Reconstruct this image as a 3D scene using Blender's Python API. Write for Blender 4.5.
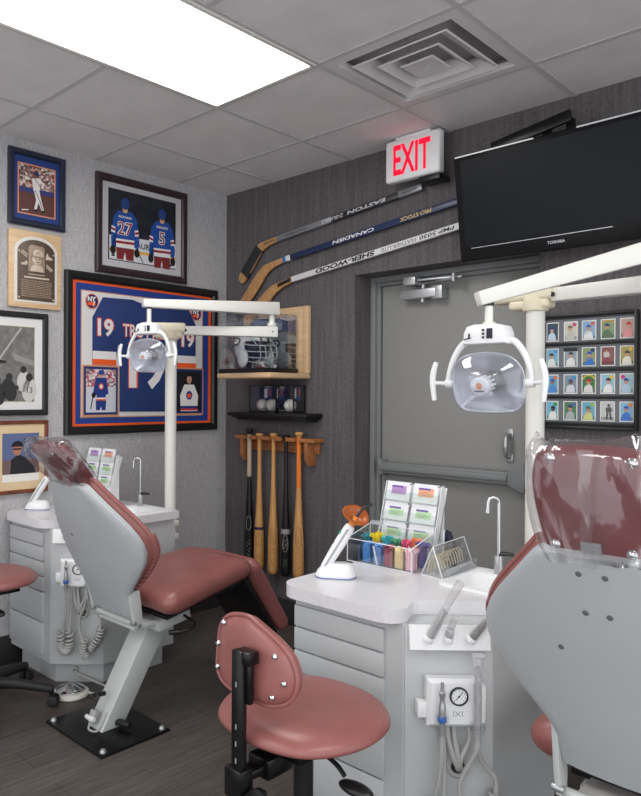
import bpy, bmesh, math, random
from mathutils import Vector, Matrix

for o in list(bpy.data.objects):
    bpy.data.objects.remove(o)
C = bpy.context.scene.collection
SC = bpy.context.scene
random.seed(7)
R = math.radians
PI = math.pi

# ------------------------------------------------------------------ camera
cam_d = bpy.data.cameras.new('camera')
cam = bpy.data.objects.new('camera', cam_d); C.objects.link(cam)
cam_d.sensor_fit = 'HORIZONTAL'; cam_d.sensor_width = 36.0
cam_d.lens = 713.178 / 641 * 36.0
cam_d.shift_x = 82.3 / 641
cam_d.clip_start = 0.02
yaw, pitch, roll = 2.371, -0.0032, 0.0052
fw = Vector((math.cos(pitch)*math.cos(yaw), math.cos(pitch)*math.sin(yaw), math.sin(pitch)))
r0 = Vector((math.sin(yaw), -math.cos(yaw), 0)); u0 = r0.cross(fw)
r1 = math.cos(roll)*r0 + math.sin(roll)*u0; u1 = -math.sin(roll)*r0 + math.cos(roll)*u0
mw = Matrix((r1, u1, -fw)).transposed().to_4x4()
mw.translation = Vector((3.494, -3.277, 1.401))
cam.matrix_world = mw
SC.camera = cam

# ------------------------------------------------------------------ world, exposure
w = bpy.data.worlds.new('world'); SC.world = w; w.use_nodes = True
w.node_tree.nodes['Background'].inputs[0].default_value = (0.95, 0.97, 1.0, 1)
w.node_tree.nodes['Background'].inputs[1].default_value = 1.25
SC.view_settings.view_transform = 'Standard'
SC.view_settings.look = 'None'
SC.view_settings.exposure = 0.42
SC.view_settings.gamma = 1.0
SC.view_settings.use_curve_mapping = False
SC.cycles.transparent_max_bounces = 48
LIGHT_POWER = 8.0       # emission of the ceiling troffers (their diffusers are built further down)

# ------------------------------------------------------------------ materials
def lin(c):
    out = []
    for v in c[:3]:
        v = v/255.0
        out.append(v/12.92 if v <= 0.04045 else ((v+0.055)/1.055)**2.4)
    return (*out, 1.0)

def newmat(name):
    m = bpy.data.materials.new(name); m.use_nodes = True
    nt = m.node_tree
    return m, nt, nt.nodes['Principled BSDF']

def mat(name, col, rough=0.5, metal=0.0, spec=0.5, var=0.0, vscale=20.0, bump=0.0, bscale=200.0, stretch=(1, 1, 1), coat=0.0):
    m, nt, p = newmat(name)
    p.inputs['Base Color'].default_value = lin(col)
    p.inputs['Roughness'].default_value = rough
    p.inputs['Metallic'].default_value = metal
    p.inputs['Specular IOR Level'].default_value = spec
    p.inputs['Coat Weight'].default_value = coat
    if var or bump:
        tc = nt.nodes.new('ShaderNodeTexCoord'); mp = nt.nodes.new('ShaderNodeMapping')
        mp.inputs['Scale'].default_value = stretch
        nt.links.new(tc.outputs['Object'], mp.inputs['Vector'])
    if var:
        n = nt.nodes.new('ShaderNodeTexNoise'); n.inputs['Scale'].default_value = vscale; n.inputs['Detail'].default_value = 4
        nt.links.new(mp.outputs[0], n.inputs['Vector'])
        rp = nt.nodes.new('ShaderNodeValToRGB')
        c = lin(col)
        rp.color_ramp.elements[0].position = 0.3; rp.color_ramp.elements[1].position = 0.7
        rp.color_ramp.elements[0].color = (*[max(0, v*(1-var)) for v in c[:3]], 1)
        rp.color_ramp.elements[1].color = (*[min(1, v*(1+var)) for v in c[:3]], 1)
        nt.links.new(n.outputs['Fac'], rp.inputs[0]); nt.links.new(rp.outputs[0], p.inputs['Base Color'])
    if bump:
        n2 = nt.nodes.new('ShaderNodeTexNoise'); n2.inputs['Scale'].default_value = bscale; n2.inputs['Detail'].default_value = 3
        nt.links.new(mp.outputs[0], n2.inputs['Vector'])
        b = nt.nodes.new('ShaderNodeBump'); b.inputs['Strength'].default_value = bump; b.inputs['Distance'].default_value = 0.002
        nt.links.new(n2.outputs['Fac'], b.inputs['Height']); nt.links.new(b.outputs[0], p.inputs['Normal'])
    return m

def emis(name, col, strength):
    m, nt, p = newmat(name)
    nt.nodes.remove(p)
    e = nt.nodes.new('ShaderNodeEmission'); e.inputs[0].default_value = lin(col); e.inputs[1].default_value = strength
    nt.links.new(e.outputs[0], nt.nodes['Material Output'].inputs[0])
    return m

def clear(name, tint=(255, 255, 255), gloss=0.08, edge=0.5, rough=0.05, glint_streak=0.0, sscale=18.0, milk=0.0, stretch=(1, 1, 1)):
    """thin clear plastic: see-through, with a fresnel reflection, a little milkiness and wrinkle highlights painted as white streaks"""
    m, nt, p = newmat(name)
    nt.nodes.remove(p)
    t = nt.nodes.new('ShaderNodeBsdfTransparent'); t.inputs[0].default_value = lin(tint)
    g = nt.nodes.new('ShaderNodeBsdfGlossy'); g.inputs['Roughness'].default_value = rough
    lw = nt.nodes.new('ShaderNodeLayerWeight'); lw.inputs[0].default_value = 0.35
    mr = nt.nodes.new('ShaderNodeMapRange'); mr.inputs['To Min'].default_value = gloss; mr.inputs['To Max'].default_value = edge
    nt.links.new(lw.outputs['Facing'], mr.inputs['Value'])
    fac = mr.outputs[0]
    mx = nt.nodes.new('ShaderNodeMixShader')
    nt.links.new(fac, mx.inputs[0]); nt.links.new(t.outputs[0], mx.inputs[1]); nt.links.new(g.outputs[0], mx.inputs[2])
    out = mx
    if milk or glint_streak:
        d = nt.nodes.new('ShaderNodeBsdfDiffuse'); d.inputs[0].default_value = (0.9, 0.9, 0.92, 1)
        mx2 = nt.nodes.new('ShaderNodeMixShader'); mx2.inputs[0].default_value = milk
        if glint_streak:  # highlights on the folds are put in as diffuse white noise patches
            tc = nt.nodes.new('ShaderNodeTexCoord'); mp = nt.nodes.new('ShaderNodeMapping'); mp.inputs['Scale'].default_value = stretch
            nt.links.new(tc.outputs['Object'], mp.inputs[0])
            n = nt.nodes.new('ShaderNodeTexNoise'); n.inputs['Scale'].default_value = sscale; n.inputs['Detail'].default_value = 3; n.inputs['Distortion'].default_value = 1.2
            nt.links.new(mp.outputs[0], n.inputs['Vector'])
            rr = nt.nodes.new('ShaderNodeMapRange'); rr.inputs['From Min'].default_value = 0.60; rr.inputs['From Max'].default_value = 0.76
            rr.inputs['To Min'].default_value = milk; rr.inputs['To Max'].default_value = glint_streak
            nt.links.new(n.outputs['Fac'], rr.inputs['Value']); nt.links.new(rr.outputs[0], mx2.inputs[0])
            b = nt.nodes.new('ShaderNodeBump'); b.inputs['Strength'].default_value = 0.6; b.inputs['Distance'].default_value = 0.01
            nt.links.new(n.outputs['Fac'], b.inputs['Height']); nt.links.new(b.outputs[0], g.inputs['Normal'])
        nt.links.new(mx.outputs[0], mx2.inputs[1]); nt.links.new(d.outputs[0], mx2.inputs[2])
        out = mx2
    nt.links.new(out.outputs[0], nt.nodes['Material Output'].inputs[0])
    return m

def wallpaper(name, col, amp, sx, sz, grain=700):
    """woven textile wallpaper: fine vertical threads over broader vertical streaks"""
    m, nt, p = newmat(name)
    p.inputs['Roughness'].default_value = 0.85; p.inputs['Specular IOR Level'].default_value = 0.2
    tc = nt.nodes.new('ShaderNodeTexCoord')
    def ns(sc, scale, det):
        mp = nt.nodes.new('ShaderNodeMapping'); mp.inputs['Scale'].default_value = sc
        nt.links.new(tc.outputs['Object'], mp.inputs[0])
        n = nt.nodes.new('ShaderNodeTexNoise'); n.inputs['Scale'].default_value = scale; n.inputs['Detail'].default_value = det
        nt.links.new(mp.outputs[0], n.inputs['Vector']); return n
    a = ns((1, 1, 0.06*sz), sx, 5); b = ns((1, 1, 0.35), grain*0.35, 2)
    mx = nt.nodes.new('ShaderNodeMix'); mx.data_type = 'FLOAT'; mx.inputs[0].default_value = 0.5
    nt.links.new(a.outputs['Fac'], mx.inputs[2]); nt.links.new(b.outputs['Fac'], mx.inputs[3])
    rp = nt.nodes.new('ShaderNodeValToRGB'); c = lin(col)
    rp.color_ramp.elements[0].position = 0.35; rp.color_ramp.elements[1].position = 0.65
    rp.color_ramp.elements[0].color = (*[v*(1-amp) for v in c[:3]], 1); rp.color_ramp.elements[1].color = (*[v*(1+amp) for v in c[:3]], 1)
    nt.links.new(mx.outputs[0], rp.inputs[0]); nt.links.new(rp.outputs[0], p.inputs['Base Color'])
    bp = nt.nodes.new('ShaderNodeBump'); bp.inputs['Strength'].default_value = 0.35; bp.inputs['Distance'].default_value = 0.002
    nt.links.new(b.outputs['Fac'], bp.inputs['Height']); nt.links.new(bp.outputs[0], p.inputs['Normal'])
    return m

def floor_mat():
    m, nt, p = newmat('dark_wood_plank')
    p.inputs['Roughness'].default_value = 0.42; p.inputs['Specular IOR Level'].default_value = 0.35
    tc = nt.nodes.new('ShaderNodeTexCoord')
    mp = nt.nodes.new('ShaderNodeMapping'); mp.inputs['Rotation'].default_value = (0, 0, R(90))
    nt.links.new(tc.outputs['Object'], mp.inputs[0])
    br = nt.nodes.new('ShaderNodeTexBrick'); br.inputs['Scale'].default_value = 1.0
    br.inputs['Brick Width'].default_value = 1.2; br.inputs['Row Height'].default_value = 0.15; br.inputs['Mortar Size'].default_value = 0.0015
    br.inputs['Color1'].default_value = lin((81, 74, 70)); br.inputs['Color2'].default_value = lin((90, 83, 79)); br.inputs['Mortar'].default_value = lin((50, 45, 43))
    br.offset = 0.37
    nt.links.new(mp.outputs[0], br.inputs['Vector'])
    mp2 = nt.nodes.new('ShaderNodeMapping'); mp2.inputs['Scale'].default_value = (14, 1.1, 1)
    nt.links.new(tc.outputs['Object'], mp2.inputs[0])
    n = nt.nodes.new('ShaderNodeTexNoise'); n.inputs['Scale'].default_value = 5; n.inputs['Detail'].default_value = 6; n.inputs['Distortion'].default_value = 0.6
    nt.links.new(mp2.outputs[0], n.inputs['Vector'])
    mr = nt.nodes.new('ShaderNodeMapRange'); mr.inputs['From Min'].default_value = 0.3; mr.inputs['From Max'].default_value = 0.7
    mr.inputs['To Min'].default_value = 0.74; mr.inputs['To Max'].default_value = 1.28
    nt.links.new(n.outputs['Fac'], mr.inputs['Value'])
    mul = nt.nodes.new('ShaderNodeVectorMath'); mul.operation = 'SCALE'
    nt.links.new(br.outputs['Color'], mul.inputs[0]); nt.links.new(mr.outputs[0], mul.inputs['Scale'])
    nt.links.new(mul.outputs[0], p.inputs['Base Color'])
    b = nt.nodes.new('ShaderNodeBump'); b.inputs['Strength'].default_value = 0.25; b.inputs['Distance'].default_value = 0.002
    nt.links.new(n.outputs['Fac'], b.inputs['Height']); nt.links.new(b.outputs[0], p.inputs['Normal'])
    return m

def speckle_mat(name, base, dots):
    m, nt, p = newmat(name)
    p.inputs['Roughness'].default_value = 0.28
    tc = nt.nodes.new('ShaderNodeTexCoord')
    n = nt.nodes.new('ShaderNodeTexNoise'); n.inputs['Scale'].default_value = 620; n.inputs['Detail'].default_value = 1
    nt.links.new(tc.outputs['Object'], n.inputs['Vector'])
    rp = nt.nodes.new('ShaderNodeValToRGB')
    rp.color_ramp.elements[0].position = 0.36; rp.color_ramp.elements[0].color = lin(dots)
    rp.color_ramp.elements[1].position = 0.48; rp.color_ramp.elements[1].color = lin(base)
    nt.links.new(n.outputs['Fac'], rp.inputs[0]); nt.links.new(rp.outputs[0], p.inputs['Base Color'])
    return m

def wood_mat(name, c1, c2, stretch=(30, 30, 1.5), rough=0.4):
    m, nt, p = newmat(name)
    p.inputs['Roughness'].default_value = rough
    tc = nt.nodes.new('ShaderNodeTexCoord'); mp = nt.nodes.new('ShaderNodeMapping'); mp.inputs['Scale'].default_value = stretch
    nt.links.new(tc.outputs['Object'], mp.inputs[0])
    n = nt.nodes.new('ShaderNodeTexNoise'); n.inputs['Scale'].default_value = 2.5; n.inputs['Detail'].default_value = 5; n.inputs['Distortion'].default_value = 0.8
    nt.links.new(mp.outputs[0], n.inputs['Vector'])
    rp = nt.nodes.new('ShaderNodeValToRGB'); rp.color_ramp.elements[0].position = 0.3; rp.color_ramp.elements[1].position = 0.7
    rp.color_ramp.elements[0].color = lin(c1); rp.color_ramp.elements[1].color = lin(c2)
    nt.links.new(n.outputs['Fac'], rp.inputs[0]); nt.links.new(rp.outputs[0], p.inputs['Base Color'])
    return m

def crowd_mat(name, cols, scale):
    """a printed out-of-focus crowd: random coloured cells"""
    m, nt, p = newmat(name)
    p.inputs['Roughness'].default_value = 0.35
    tc = nt.nodes.new('ShaderNodeTexCoord')
    v = nt.nodes.new('ShaderNodeTexVoronoi'); v.inputs['Scale'].default_value = scale
    nt.links.new(tc.outputs['Object'], v.inputs['Vector'])
    sp = nt.nodes.new('ShaderNodeSeparateColor'); nt.links.new(v.outputs['Color'], sp.inputs[0])
    rp = nt.nodes.new('ShaderNodeValToRGB'); rp.color_ramp.interpolation = 'CONSTANT'
    els = rp.color_ramp.elements
    els[0].color = lin(cols[0]); els[0].position = 0
    els[1].color = lin(cols[1]); els[1].position = 1/len(cols)
    for i, c in enumerate(cols[2:], 2):
        e = els.new(i/len(cols)); e.color = lin(c)
    nt.links.new(sp.outputs[0], rp.inputs[0]); nt.links.new(rp.outputs[0], p.inputs['Base Color'])
    return m

_flat = {}
def F(col, rough=0.45):
    k = (tuple(col), rough)
    if k not in _flat:
        _flat[k] = mat('print_%02x%02x%02x' % tuple(col), col, rough=rough, spec=0.4)
    return _flat[k]

M = dict(
    wall_left=wallpaper('grey_textile_wallpaper', (183, 182, 184), 0.28, 170, 1.6, 620),
    wall_back=wallpaper('charcoal_textile_wallpaper', (99, 95, 97), 0.30, 42, 1.0, 420),
    wall_plain=mat('plain_wall_paint', (190, 190, 190), 0.8, bump=0.1),
    floor=floor_mat(),
    ceil=mat('ceiling_tile', (226, 222, 223), 0.9, spec=0.1, var=0.05, vscale=6, bump=0.5, bscale=140),
    grid=mat('ceiling_grid_metal', (200, 197, 198), 0.6),
    base=mat('dark_baseboard', (45, 43, 45), 0.6),
    door=mat('grey_door_paint', (146, 146, 143), 0.55, var=0.03, vscale=60),
    doorframe=mat('grey_frame_paint', (130, 133, 134), 0.5),
    steel=mat('satin_metal', (184, 186, 188), 0.36, metal=0.7),
    chrome=mat('chrome', (215, 216, 218), 0.12, metal=1.0),
    leather=mat('dusty_rose_vinyl', (147, 91, 87), 0.34, spec=0.5, var=0.08, vscale=9, bump=0.12, bscale=420),
    leather_dk=mat('maroon_vinyl', (112, 48, 52), 0.38, spec=0.5, var=0.08, vscale=9, bump=0.12, bscale=420),
    shell=mat('grey_chair_shell', (176, 181, 183), 0.42, var=0.03, vscale=5, bump=0.06, bscale=500),
    shellmetal=mat('grey_enamel', (196, 200, 198), 0.4),
    lam=mat('light_grey_laminate', (187, 190, 191), 0.42, var=0.015, vscale=3),
    top=speckle_mat('white_speckled_top', (226, 226, 229), (198, 196, 202)),
    white=mat('white_plastic', (238, 239, 240), 0.35),
    cream=mat('cream_enamel', (226, 226, 219), 0.32),
    beige=mat('beige_plastic', (226, 218, 192), 0.45),
    black=mat('black_plastic', (22, 22, 24), 0.38),
    blackmetal=mat('black_metal', (18, 18, 20), 0.28, metal=0.3),
    rubber=mat('black_rubber', (28, 29, 31), 0.6),
    hose=mat('grey_hose', (172, 173, 170), 0.45),
    frame_black=mat('black_frame', (26, 26, 28), 0.35),
    frame_brown=mat('dark_brown_frame', (52, 38, 42), 0.35),
    frame_blue=mat('dark_navy_frame', (30, 38, 58), 0.3),
    frame_wood=wood_mat('cherry_wood_frame', (96, 50, 34), (132, 72, 48), (4, 4, 40)),
    maple=wood_mat('pale_maple', (214, 178, 136), (232, 200, 160), (2, 18, 18)),
    ash=wood_mat('bat_ash', (198, 142, 82), (224, 172, 110), (40, 40, 1.2)),
    oak=wood_mat('rack_oak', (150, 92, 54), (184, 122, 76), (3, 30, 30)),
    stickwood=wood_mat('stick_wood', (176, 128, 80), (206, 160, 108), (30, 6, 6)),
    acrylic=clear('clear_acrylic', (254, 255, 255), 0.03, 0.35),
    film=clear('clear_plastic_film', (250, 249, 250), 0.07, 0.6, rough=0.10, glint_streak=0.42, sscale=9, milk=0.012, stretch=(1, 1, 0.5)),
    sleeve=clear('clear_sleeve', (252, 252, 252), 0.08, 0.6, rough=0.1, glint_streak=0.65, sscale=30, milk=0.22),
    shield=clear('lamp_shield', (238, 240, 246), 0.10, 0.4, rough=0.04, milk=0.05),
    mirror=mat('case_mirror', (205, 208, 212), 0.02, metal=1.0),
    reflector=mat('lamp_reflector', (226, 228, 234), 0.30, metal=0.55),
    tv=mat('tv_screen', (22, 25, 31), 0.35, spec=0.15),
    tvb=mat('tv_bezel', (17, 17, 20), 0.3, spec=0.25),
    helmet=mat('helmet_silver', (214, 222, 226), 0.18, coat=0.6),
    light=emis('light_diffuser', (255, 253, 250), LIGHT_POWER),
    exitred=emis('exit_letters', (255, 24, 54), 1.1),
)

# ------------------------------------------------------------------ mesh builder
class MB:
    def __init__(self):
        self.parts = []; self.mats = []
    def mi(self, m):
        if m not in self.mats: self.mats.append(m)
        return self.mats.index(m)
    def _add(self, bm, m, X=None):
        i = self.mi(m)
        if X is not None: bm.transform(X)
        for f in bm.faces: f.material_index = i; f.smooth = True
        me = bpy.data.meshes.new('tmp'); bm.to_mesh(me); bm.free(); self.parts.append(me)
        return self
    def box(self, m, c, s, rot=None, bevel=0.0, seg=2, X=None):
        bm = bmesh.new(); bmesh.ops.create_cube(bm, size=1.0)
        bm.transform(Matrix.Diagonal((s[0], s[1], s[2], 1)))
        if bevel: bmesh.ops.bevel(bm, geom=list(bm.edges), offset=min(bevel, 0.49*min(s)), segments=seg, affect='EDGES', profile=0.5)
        if rot is not None: bm.transform(rot.to_4x4())
        bm.transform(Matrix.Translation(c))
        return self._add(bm, m, X)
    def lohi(self, m, lo, hi, **k):
        return self.box(m, [(a+b)/2 for a, b in zip(lo, hi)], [abs(b-a) for a, b in zip(lo, hi)], **k)
    def cyl(self, m, p0, p1, r0, r1=None, n=24, bevel=0.0, X=None):
        p0, p1 = Vector(p0), Vector(p1); d = p1-p0
        bm = bmesh.new()
        bmesh.ops.create_cone(bm, cap_ends=True, segments=n, radius1=r0, radius2=r0 if r1 is None else r1, depth=d.length)
        if bevel:
            es = [e for e in bm.edges if len([f for f in e.link_faces if len(f.verts) > 4]) == 1]
            bmesh.ops.bevel(bm, geom=es, offset=bevel, segments=2, affect='EDGES', profile=0.5)
        q = d.to_track_quat('Z', 'Y').to_matrix().to_4x4(); q.translation = (p0+p1)/2
        bm.transform(q)
        return self._add(bm, m, X)
    def sph(self, m, c, r, n=20, X=None):
        bm = bmesh.new(); bmesh.ops.create_uvsphere(bm, u_segments=n, v_segments=max(8, n*2//3), radius=1.0)
        r = (r, r, r) if isinstance(r, (int, float)) else r
        bm.transform(Matrix.Translation(c) @ Matrix.Diagonal((*r, 1)))
        return self._add(bm, m, X)
    def lathe(self, m, prof, X=None, n=32):
        bm = bmesh.new(); rings = []
        for (r, z) in prof:
            if r < 1e-6: rings.append([bm.verts.new((0, 0, z))])
            else: rings.append([bm.verts.new((r*math.cos(2*PI*k/n), r*math.sin(2*PI*k/n), z)) for k in range(n)])
        for a, b in zip(rings, rings[1:]):
            for k in range(n):
                k2 = (k+1) % n
                if len(a) == 1 and len(b) == 1: continue
                if len(a) == 1: bm.faces.new((a[0], b[k2], b[k]))
                elif len(b) == 1: bm.faces.new((a[k], a[k2], b[0]))
                else: bm.faces.new((a[k], a[k2], b[k2], b[k]))
        bmesh.ops.recalc_face_normals(bm, faces=bm.faces)
        return self._add(bm, m, X)
    def tube(self, m, pts, r, n=10, sub=6, X=None, radii=None):
        P = [Vector(p) for p in pts]
        if sub > 1 and len(P) > 2:
            Q = []; RR = []
            for i in range(len(P)-1):
                a = P[max(i-1, 0)]; b = P[i]; c = P[i+1]; d = P[min(i+2, len(P)-1)]
                for k in range(sub):
                    t = k/sub
                    Q.append(0.5*((2*b)+(c-a)*t+(2*a-5*b+4*c-d)*t*t+(3*b-a-3*c+d)*t**3))
                    if radii: RR.append(radii[i]*(1-t)+radii[i+1]*t)
            Q.append(P[-1])
            if radii: RR.append(radii[-1])
            P = Q
        else: RR = radii
        bm = bmesh.new(); rings = []
        t0 = (P[1]-P[0]).normalized()
        nrm = t0.orthogonal().normalized()
        for i, p in enumerate(P):
            t = (P[min(i+1, len(P)-1)]-P[max(i-1, 0)])
            t = t.normalized() if t.length > 1e-9 else t0
            nrm = (nrm - t*nrm.dot(t))
            nrm = nrm.normalized() if nrm.length > 1e-6 else t.orthogonal().normalized()
            b = t.cross(nrm); rr = RR[i] if RR else r
            rings.append([bm.verts.new(p+rr*(math.cos(2*PI*k/n)*nrm+math.sin(2*PI*k/n)*b)) for k in range(n)])
        for a, b in zip(rings, rings[1:]):
            for k in range(n): bm.faces.new((a[k], a[(k+1) % n], b[(k+1) % n], b[k]))
        bm.faces.new(rings[0][::-1]); bm.faces.new(rings[-1])
        bmesh.ops.recalc_face_normals(bm, faces=bm.faces)
        return self._add(bm, m, X)
    def prism(self, m, pts, h0, h1, X=None, bevel=0.0, seg=2):
        bm = bmesh.new()
        vs = [bm.verts.new((p[0], p[1], h0)) for p in pts]
        f = bm.faces.new(vs)
        r = bmesh.ops.extrude_face_region(bm, geom=[f])
        bmesh.ops.translate(bm, vec=(0, 0, h1-h0), verts=[v for v in r['geom'] if isinstance(v, bmesh.types.BMVert)])
        bmesh.ops.recalc_face_normals(bm, faces=bm.faces)
        if bevel:
            es = [e for e in bm.edges if abs(e.verts[0].co.z-e.verts[1].co.z) < 1e-6]
            bmesh.ops.bevel(bm, geom=es, offset=bevel, segments=seg, affect='EDGES', profile=0.5)
        return self._add(bm, m, X)
    def poly(self, m, pts, z=0.0, X=None):
        bm = bmesh.new()
        f = bm.faces.new([bm.verts.new((p[0], p[1], z)) for p in pts])
        f.normal_update()
        if f.normal.z < 0: f.normal_flip()
        bmesh.ops.triangulate(bm, faces=[f])
        return self._add(bm, m, X)
    def rect(self, m, u0, v0, u1, v1, z=0.0, X=None):
        return self.poly(m, [(u0, v0), (u1, v0), (u1, v1), (u0, v1)], z, X)
    def ell(self, m, u, v, ru, rv, z=0.0, n=24, X=None, rot=0.0):
        c, s = math.cos(rot), math.sin(rot)
        return self.poly(m, [(u+c*ru*math.cos(2*PI*k/n)-s*rv*math.sin(2*PI*k/n), v+s*ru*math.cos(2*PI*k/n)+c*rv*math.sin(2*PI*k/n)) for k in range(n)], z, X)
    def stroke(self, m, pts, wd, z=0.0, X=None):
        for a, b in zip(pts, pts[1:]):
            a = Vector(a); b = Vector(b); d = (b-a)
            if d.length < 1e-9: continue
            n = Vector((-d.y, d.x)).normalized()*wd/2
            self.poly(m, [a+n, a-n, b-n, b+n], z, X)
        return self
    def grid(self, m, P, X=None, closeu=False, closev=False):
        """P: rows of points"""
        bm = bmesh.new(); V = [[bm.verts.new(p) for p in row] for row in P]
        nu, nv = len(V), len(V[0])
        for i in range(nu if closeu else nu-1):
            for j in range(nv if closev else nv-1):
                a, b, c, d = V[i][j], V[(i+1) % nu][j], V[(i+1) % nu][(j+1) % nv], V[i][(j+1) % nv]
                bm.faces.new((a, b, c, d))
        return self._add(bm, m, X)
    def solid(self, m, A, B, X=None):
        """closed body between two grids of points of the same shape"""
        bm = bmesh.new()
        VA = [[bm.verts.new(p) for p in row] for row in A]; VB = [[bm.verts.new(p) for p in row] for row in B]
        nu, nv = len(A), len(A[0])
        for i in range(nu-1):
            for j in range(nv-1):
                bm.faces.new((VA[i][j], VA[i+1][j], VA[i+1][j+1], VA[i][j+1]))
                bm.faces.new((VB[i][j], VB[i][j+1], VB[i+1][j+1], VB[i+1][j]))
        rim = [(i, 0) for i in range(nu)]+[(nu-1, j) for j in range(1, nv)]+[(i, nv-1) for i in range(nu-2, -1, -1)]+[(0, j) for j in range(nv-2, 0, -1)]
        for k in range(len(rim)):
            a = rim[k]; b = rim[(k+1) % len(rim)]
            bm.faces.new((VA[a[0]][a[1]], VB[a[0]][a[1]], VB[b[0]][b[1]], VA[b[0]][b[1]]))
        bmesh.ops.recalc_face_normals(bm, faces=bm.faces)
        return self._add(bm, m, X)
    def text(self, m, s, u, v, h, z=0.0, width=None, bold=0.0, rot=0.0, X=None, mirror=False, shear=0.0):
        cu = bpy.data.curves.new('t', 'FONT'); cu.body = s; cu.size = 1.0; cu.offset = bold; cu.shear = shear; cu.resolution_u = 3
        ob = bpy.data.objects.new('t', cu); C.objects.link(ob)
        me = bpy.data.meshes.new_from_object(ob.evaluated_get(bpy.context.evaluated_depsgraph_get()))
        bpy.data.objects.remove(ob); bpy.data.curves.remove(cu)
        xs = [q.co.x for q in me.vertices]; ys = [q.co.y for q in me.vertices]
        if not xs: return self
        cx, cy = (min(xs)+max(xs))/2, (min(ys)+max(ys))/2
        sy = h/(max(ys)-min(ys)); sx = sy if width is None else width/(max(xs)-min(xs))
        if mirror: sx = -sx
        bm = bmesh.new(); bm.from_mesh(me); bpy.data.meshes.remove(me)
        bm.transform(Matrix.Translation((u, v, z)) @ Matrix.Rotation(rot, 4, 'Z') @ Matrix.Diagonal((sx, sy, 1, 1)) @ Matrix.Translation((-cx, -cy, 0)))
        return self._add(bm, m, X)
    def build(self, name, parent=None, angle=40, label=None, world=False, sub=0):
        bm = bmesh.new()
        for me in self.parts:
            bm.from_mesh(me)
        me = bpy.data.meshes.new(name); bm.to_mesh(me); bm.free()
        for t in self.parts: bpy.data.meshes.remove(t)
        for m in self.mats: me.materials.append(m)
        ob = bpy.data.objects.new(name, me); C.objects.link(ob)
        if parent is not None:
            ob.parent = parent
            if world:
                L = Matrix.Identity(4); p = parent
                while p is not None:
                    L = Matrix.LocRotScale(p.location, p.rotation_euler, p.scale) @ L; p = p.parent
                me.transform(L.inverted())
        me.set_sharp_from_angle(angle=R(angle))
        if sub:
            md = ob.modifiers.new('smooth', 'SUBSURF'); md.levels = sub; md.render_levels = sub
        if label: ob['label'] = label
        return ob

def tag(o, label, cat, group=None, kind=None):
    o['label'] = label; o['category'] = cat
    if group: o['group'] = group
    if kind: o['kind'] = kind
    return o
def thing(name, label, cat, loc=(0, 0, 0), rot=(0, 0, 0), group=None):
    o = bpy.data.objects.new(name, None); C.objects.link(o)
    o.location = loc; o.rotation_euler = rot; o.empty_display_size = 0.05
    return tag(o, label, cat, group)
def struct(mb, name, parent=None, **k):
    o = mb.build(name, parent, **k)
    if parent is None: o['kind'] = 'structure'
    return o
def basis(u, v, n, t=(0, 0, 0)):
    X = Matrix((u, v, n)).transposed().to_4x4(); X.translation = Vector(t); return X
LW = (R(90), 0, R(90))    # an Empty with this turn has x along the left wall (+y), y up, z into the room
BW = (R(90), 0, 0)        # the same for the back wall: x along the wall, y up, z into the room

# ------------------------------------------------------------------ room shell
H = 2.743
T = 0.6096
GX, GY = 0.426, 0.428
RX, RY = 5.2, -5.0      # walls behind the camera left out so the world's fill light comes in
struct(MB().lohi(M['floor'], (-0.1, RY-0.1, -0.1), (RX+0.1, 0.35, 0)), 'floor')
VX0, VX1, VY0, VY1 = GX+2*T+0.02, GX+3*T-0.02, -GY-T+0.02, -GY-0.02      # the opening of the air vent
cb = MB()
cb.lohi(M['ceil'], (-0.1, RY-0.1, H), (VX0, 0.1, H+0.1)).lohi(M['ceil'], (VX1, RY-0.1, H), (RX+0.1, 0.1, H+0.1))
cb.lohi(M['ceil'], (VX0, RY-0.1, H), (VX1, VY0, H+0.1)).lohi(M['ceil'], (VX0, VY1, H), (VX1, 0.1, H+0.1))
cl = struct(cb, 'ceiling')
g = MB()
for k in range(-1, 11):
    x = GX+k*T
    if 0 < x < RX: g.lohi(M['grid'], (x-0.012, RY, H-0.004), (x+0.012, 0, H-0.0005))
for k in range(-1, 11):
    y = -GY-k*T
    if RY < y < 0: g.lohi(M['grid'], (0, y-0.012, H-0.0045), (RX, y+0.012, H-0.0007))
struct(g, 'ceiling_grid', cl)
struct(MB().lohi(M['wall_left'], (-0.1, RY, 0), (0, 0, H)), 'wall_left')
DX0, DX1, DZ = 1.06, 2.10, 2.085
wb = MB()
wb.lohi(M['wall_back'], (-0.1, 0, 0), (DX0, 0.3, H)).lohi(M['wall_back'], (DX1, 0, 0), (RX, 0.3, H)).lohi(M['wall_back'], (DX0, 0, DZ), (DX1, 0.3, H))
struct(wb, 'wall_back')
struct(MB().lohi(M['base'], (0.0, RY, 0), (0.012, 0, 0.15), bevel=0.003), 'baseboard_left')
struct(MB().lohi(M['base'], (0.012, -0.012, 0), (DX0, 0, 0.15), bevel=0.003).lohi(M['base'], (DX1, -0.012, 0), (RX, 0, 0.15), bevel=0.003), 'baseboard_back')
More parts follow.
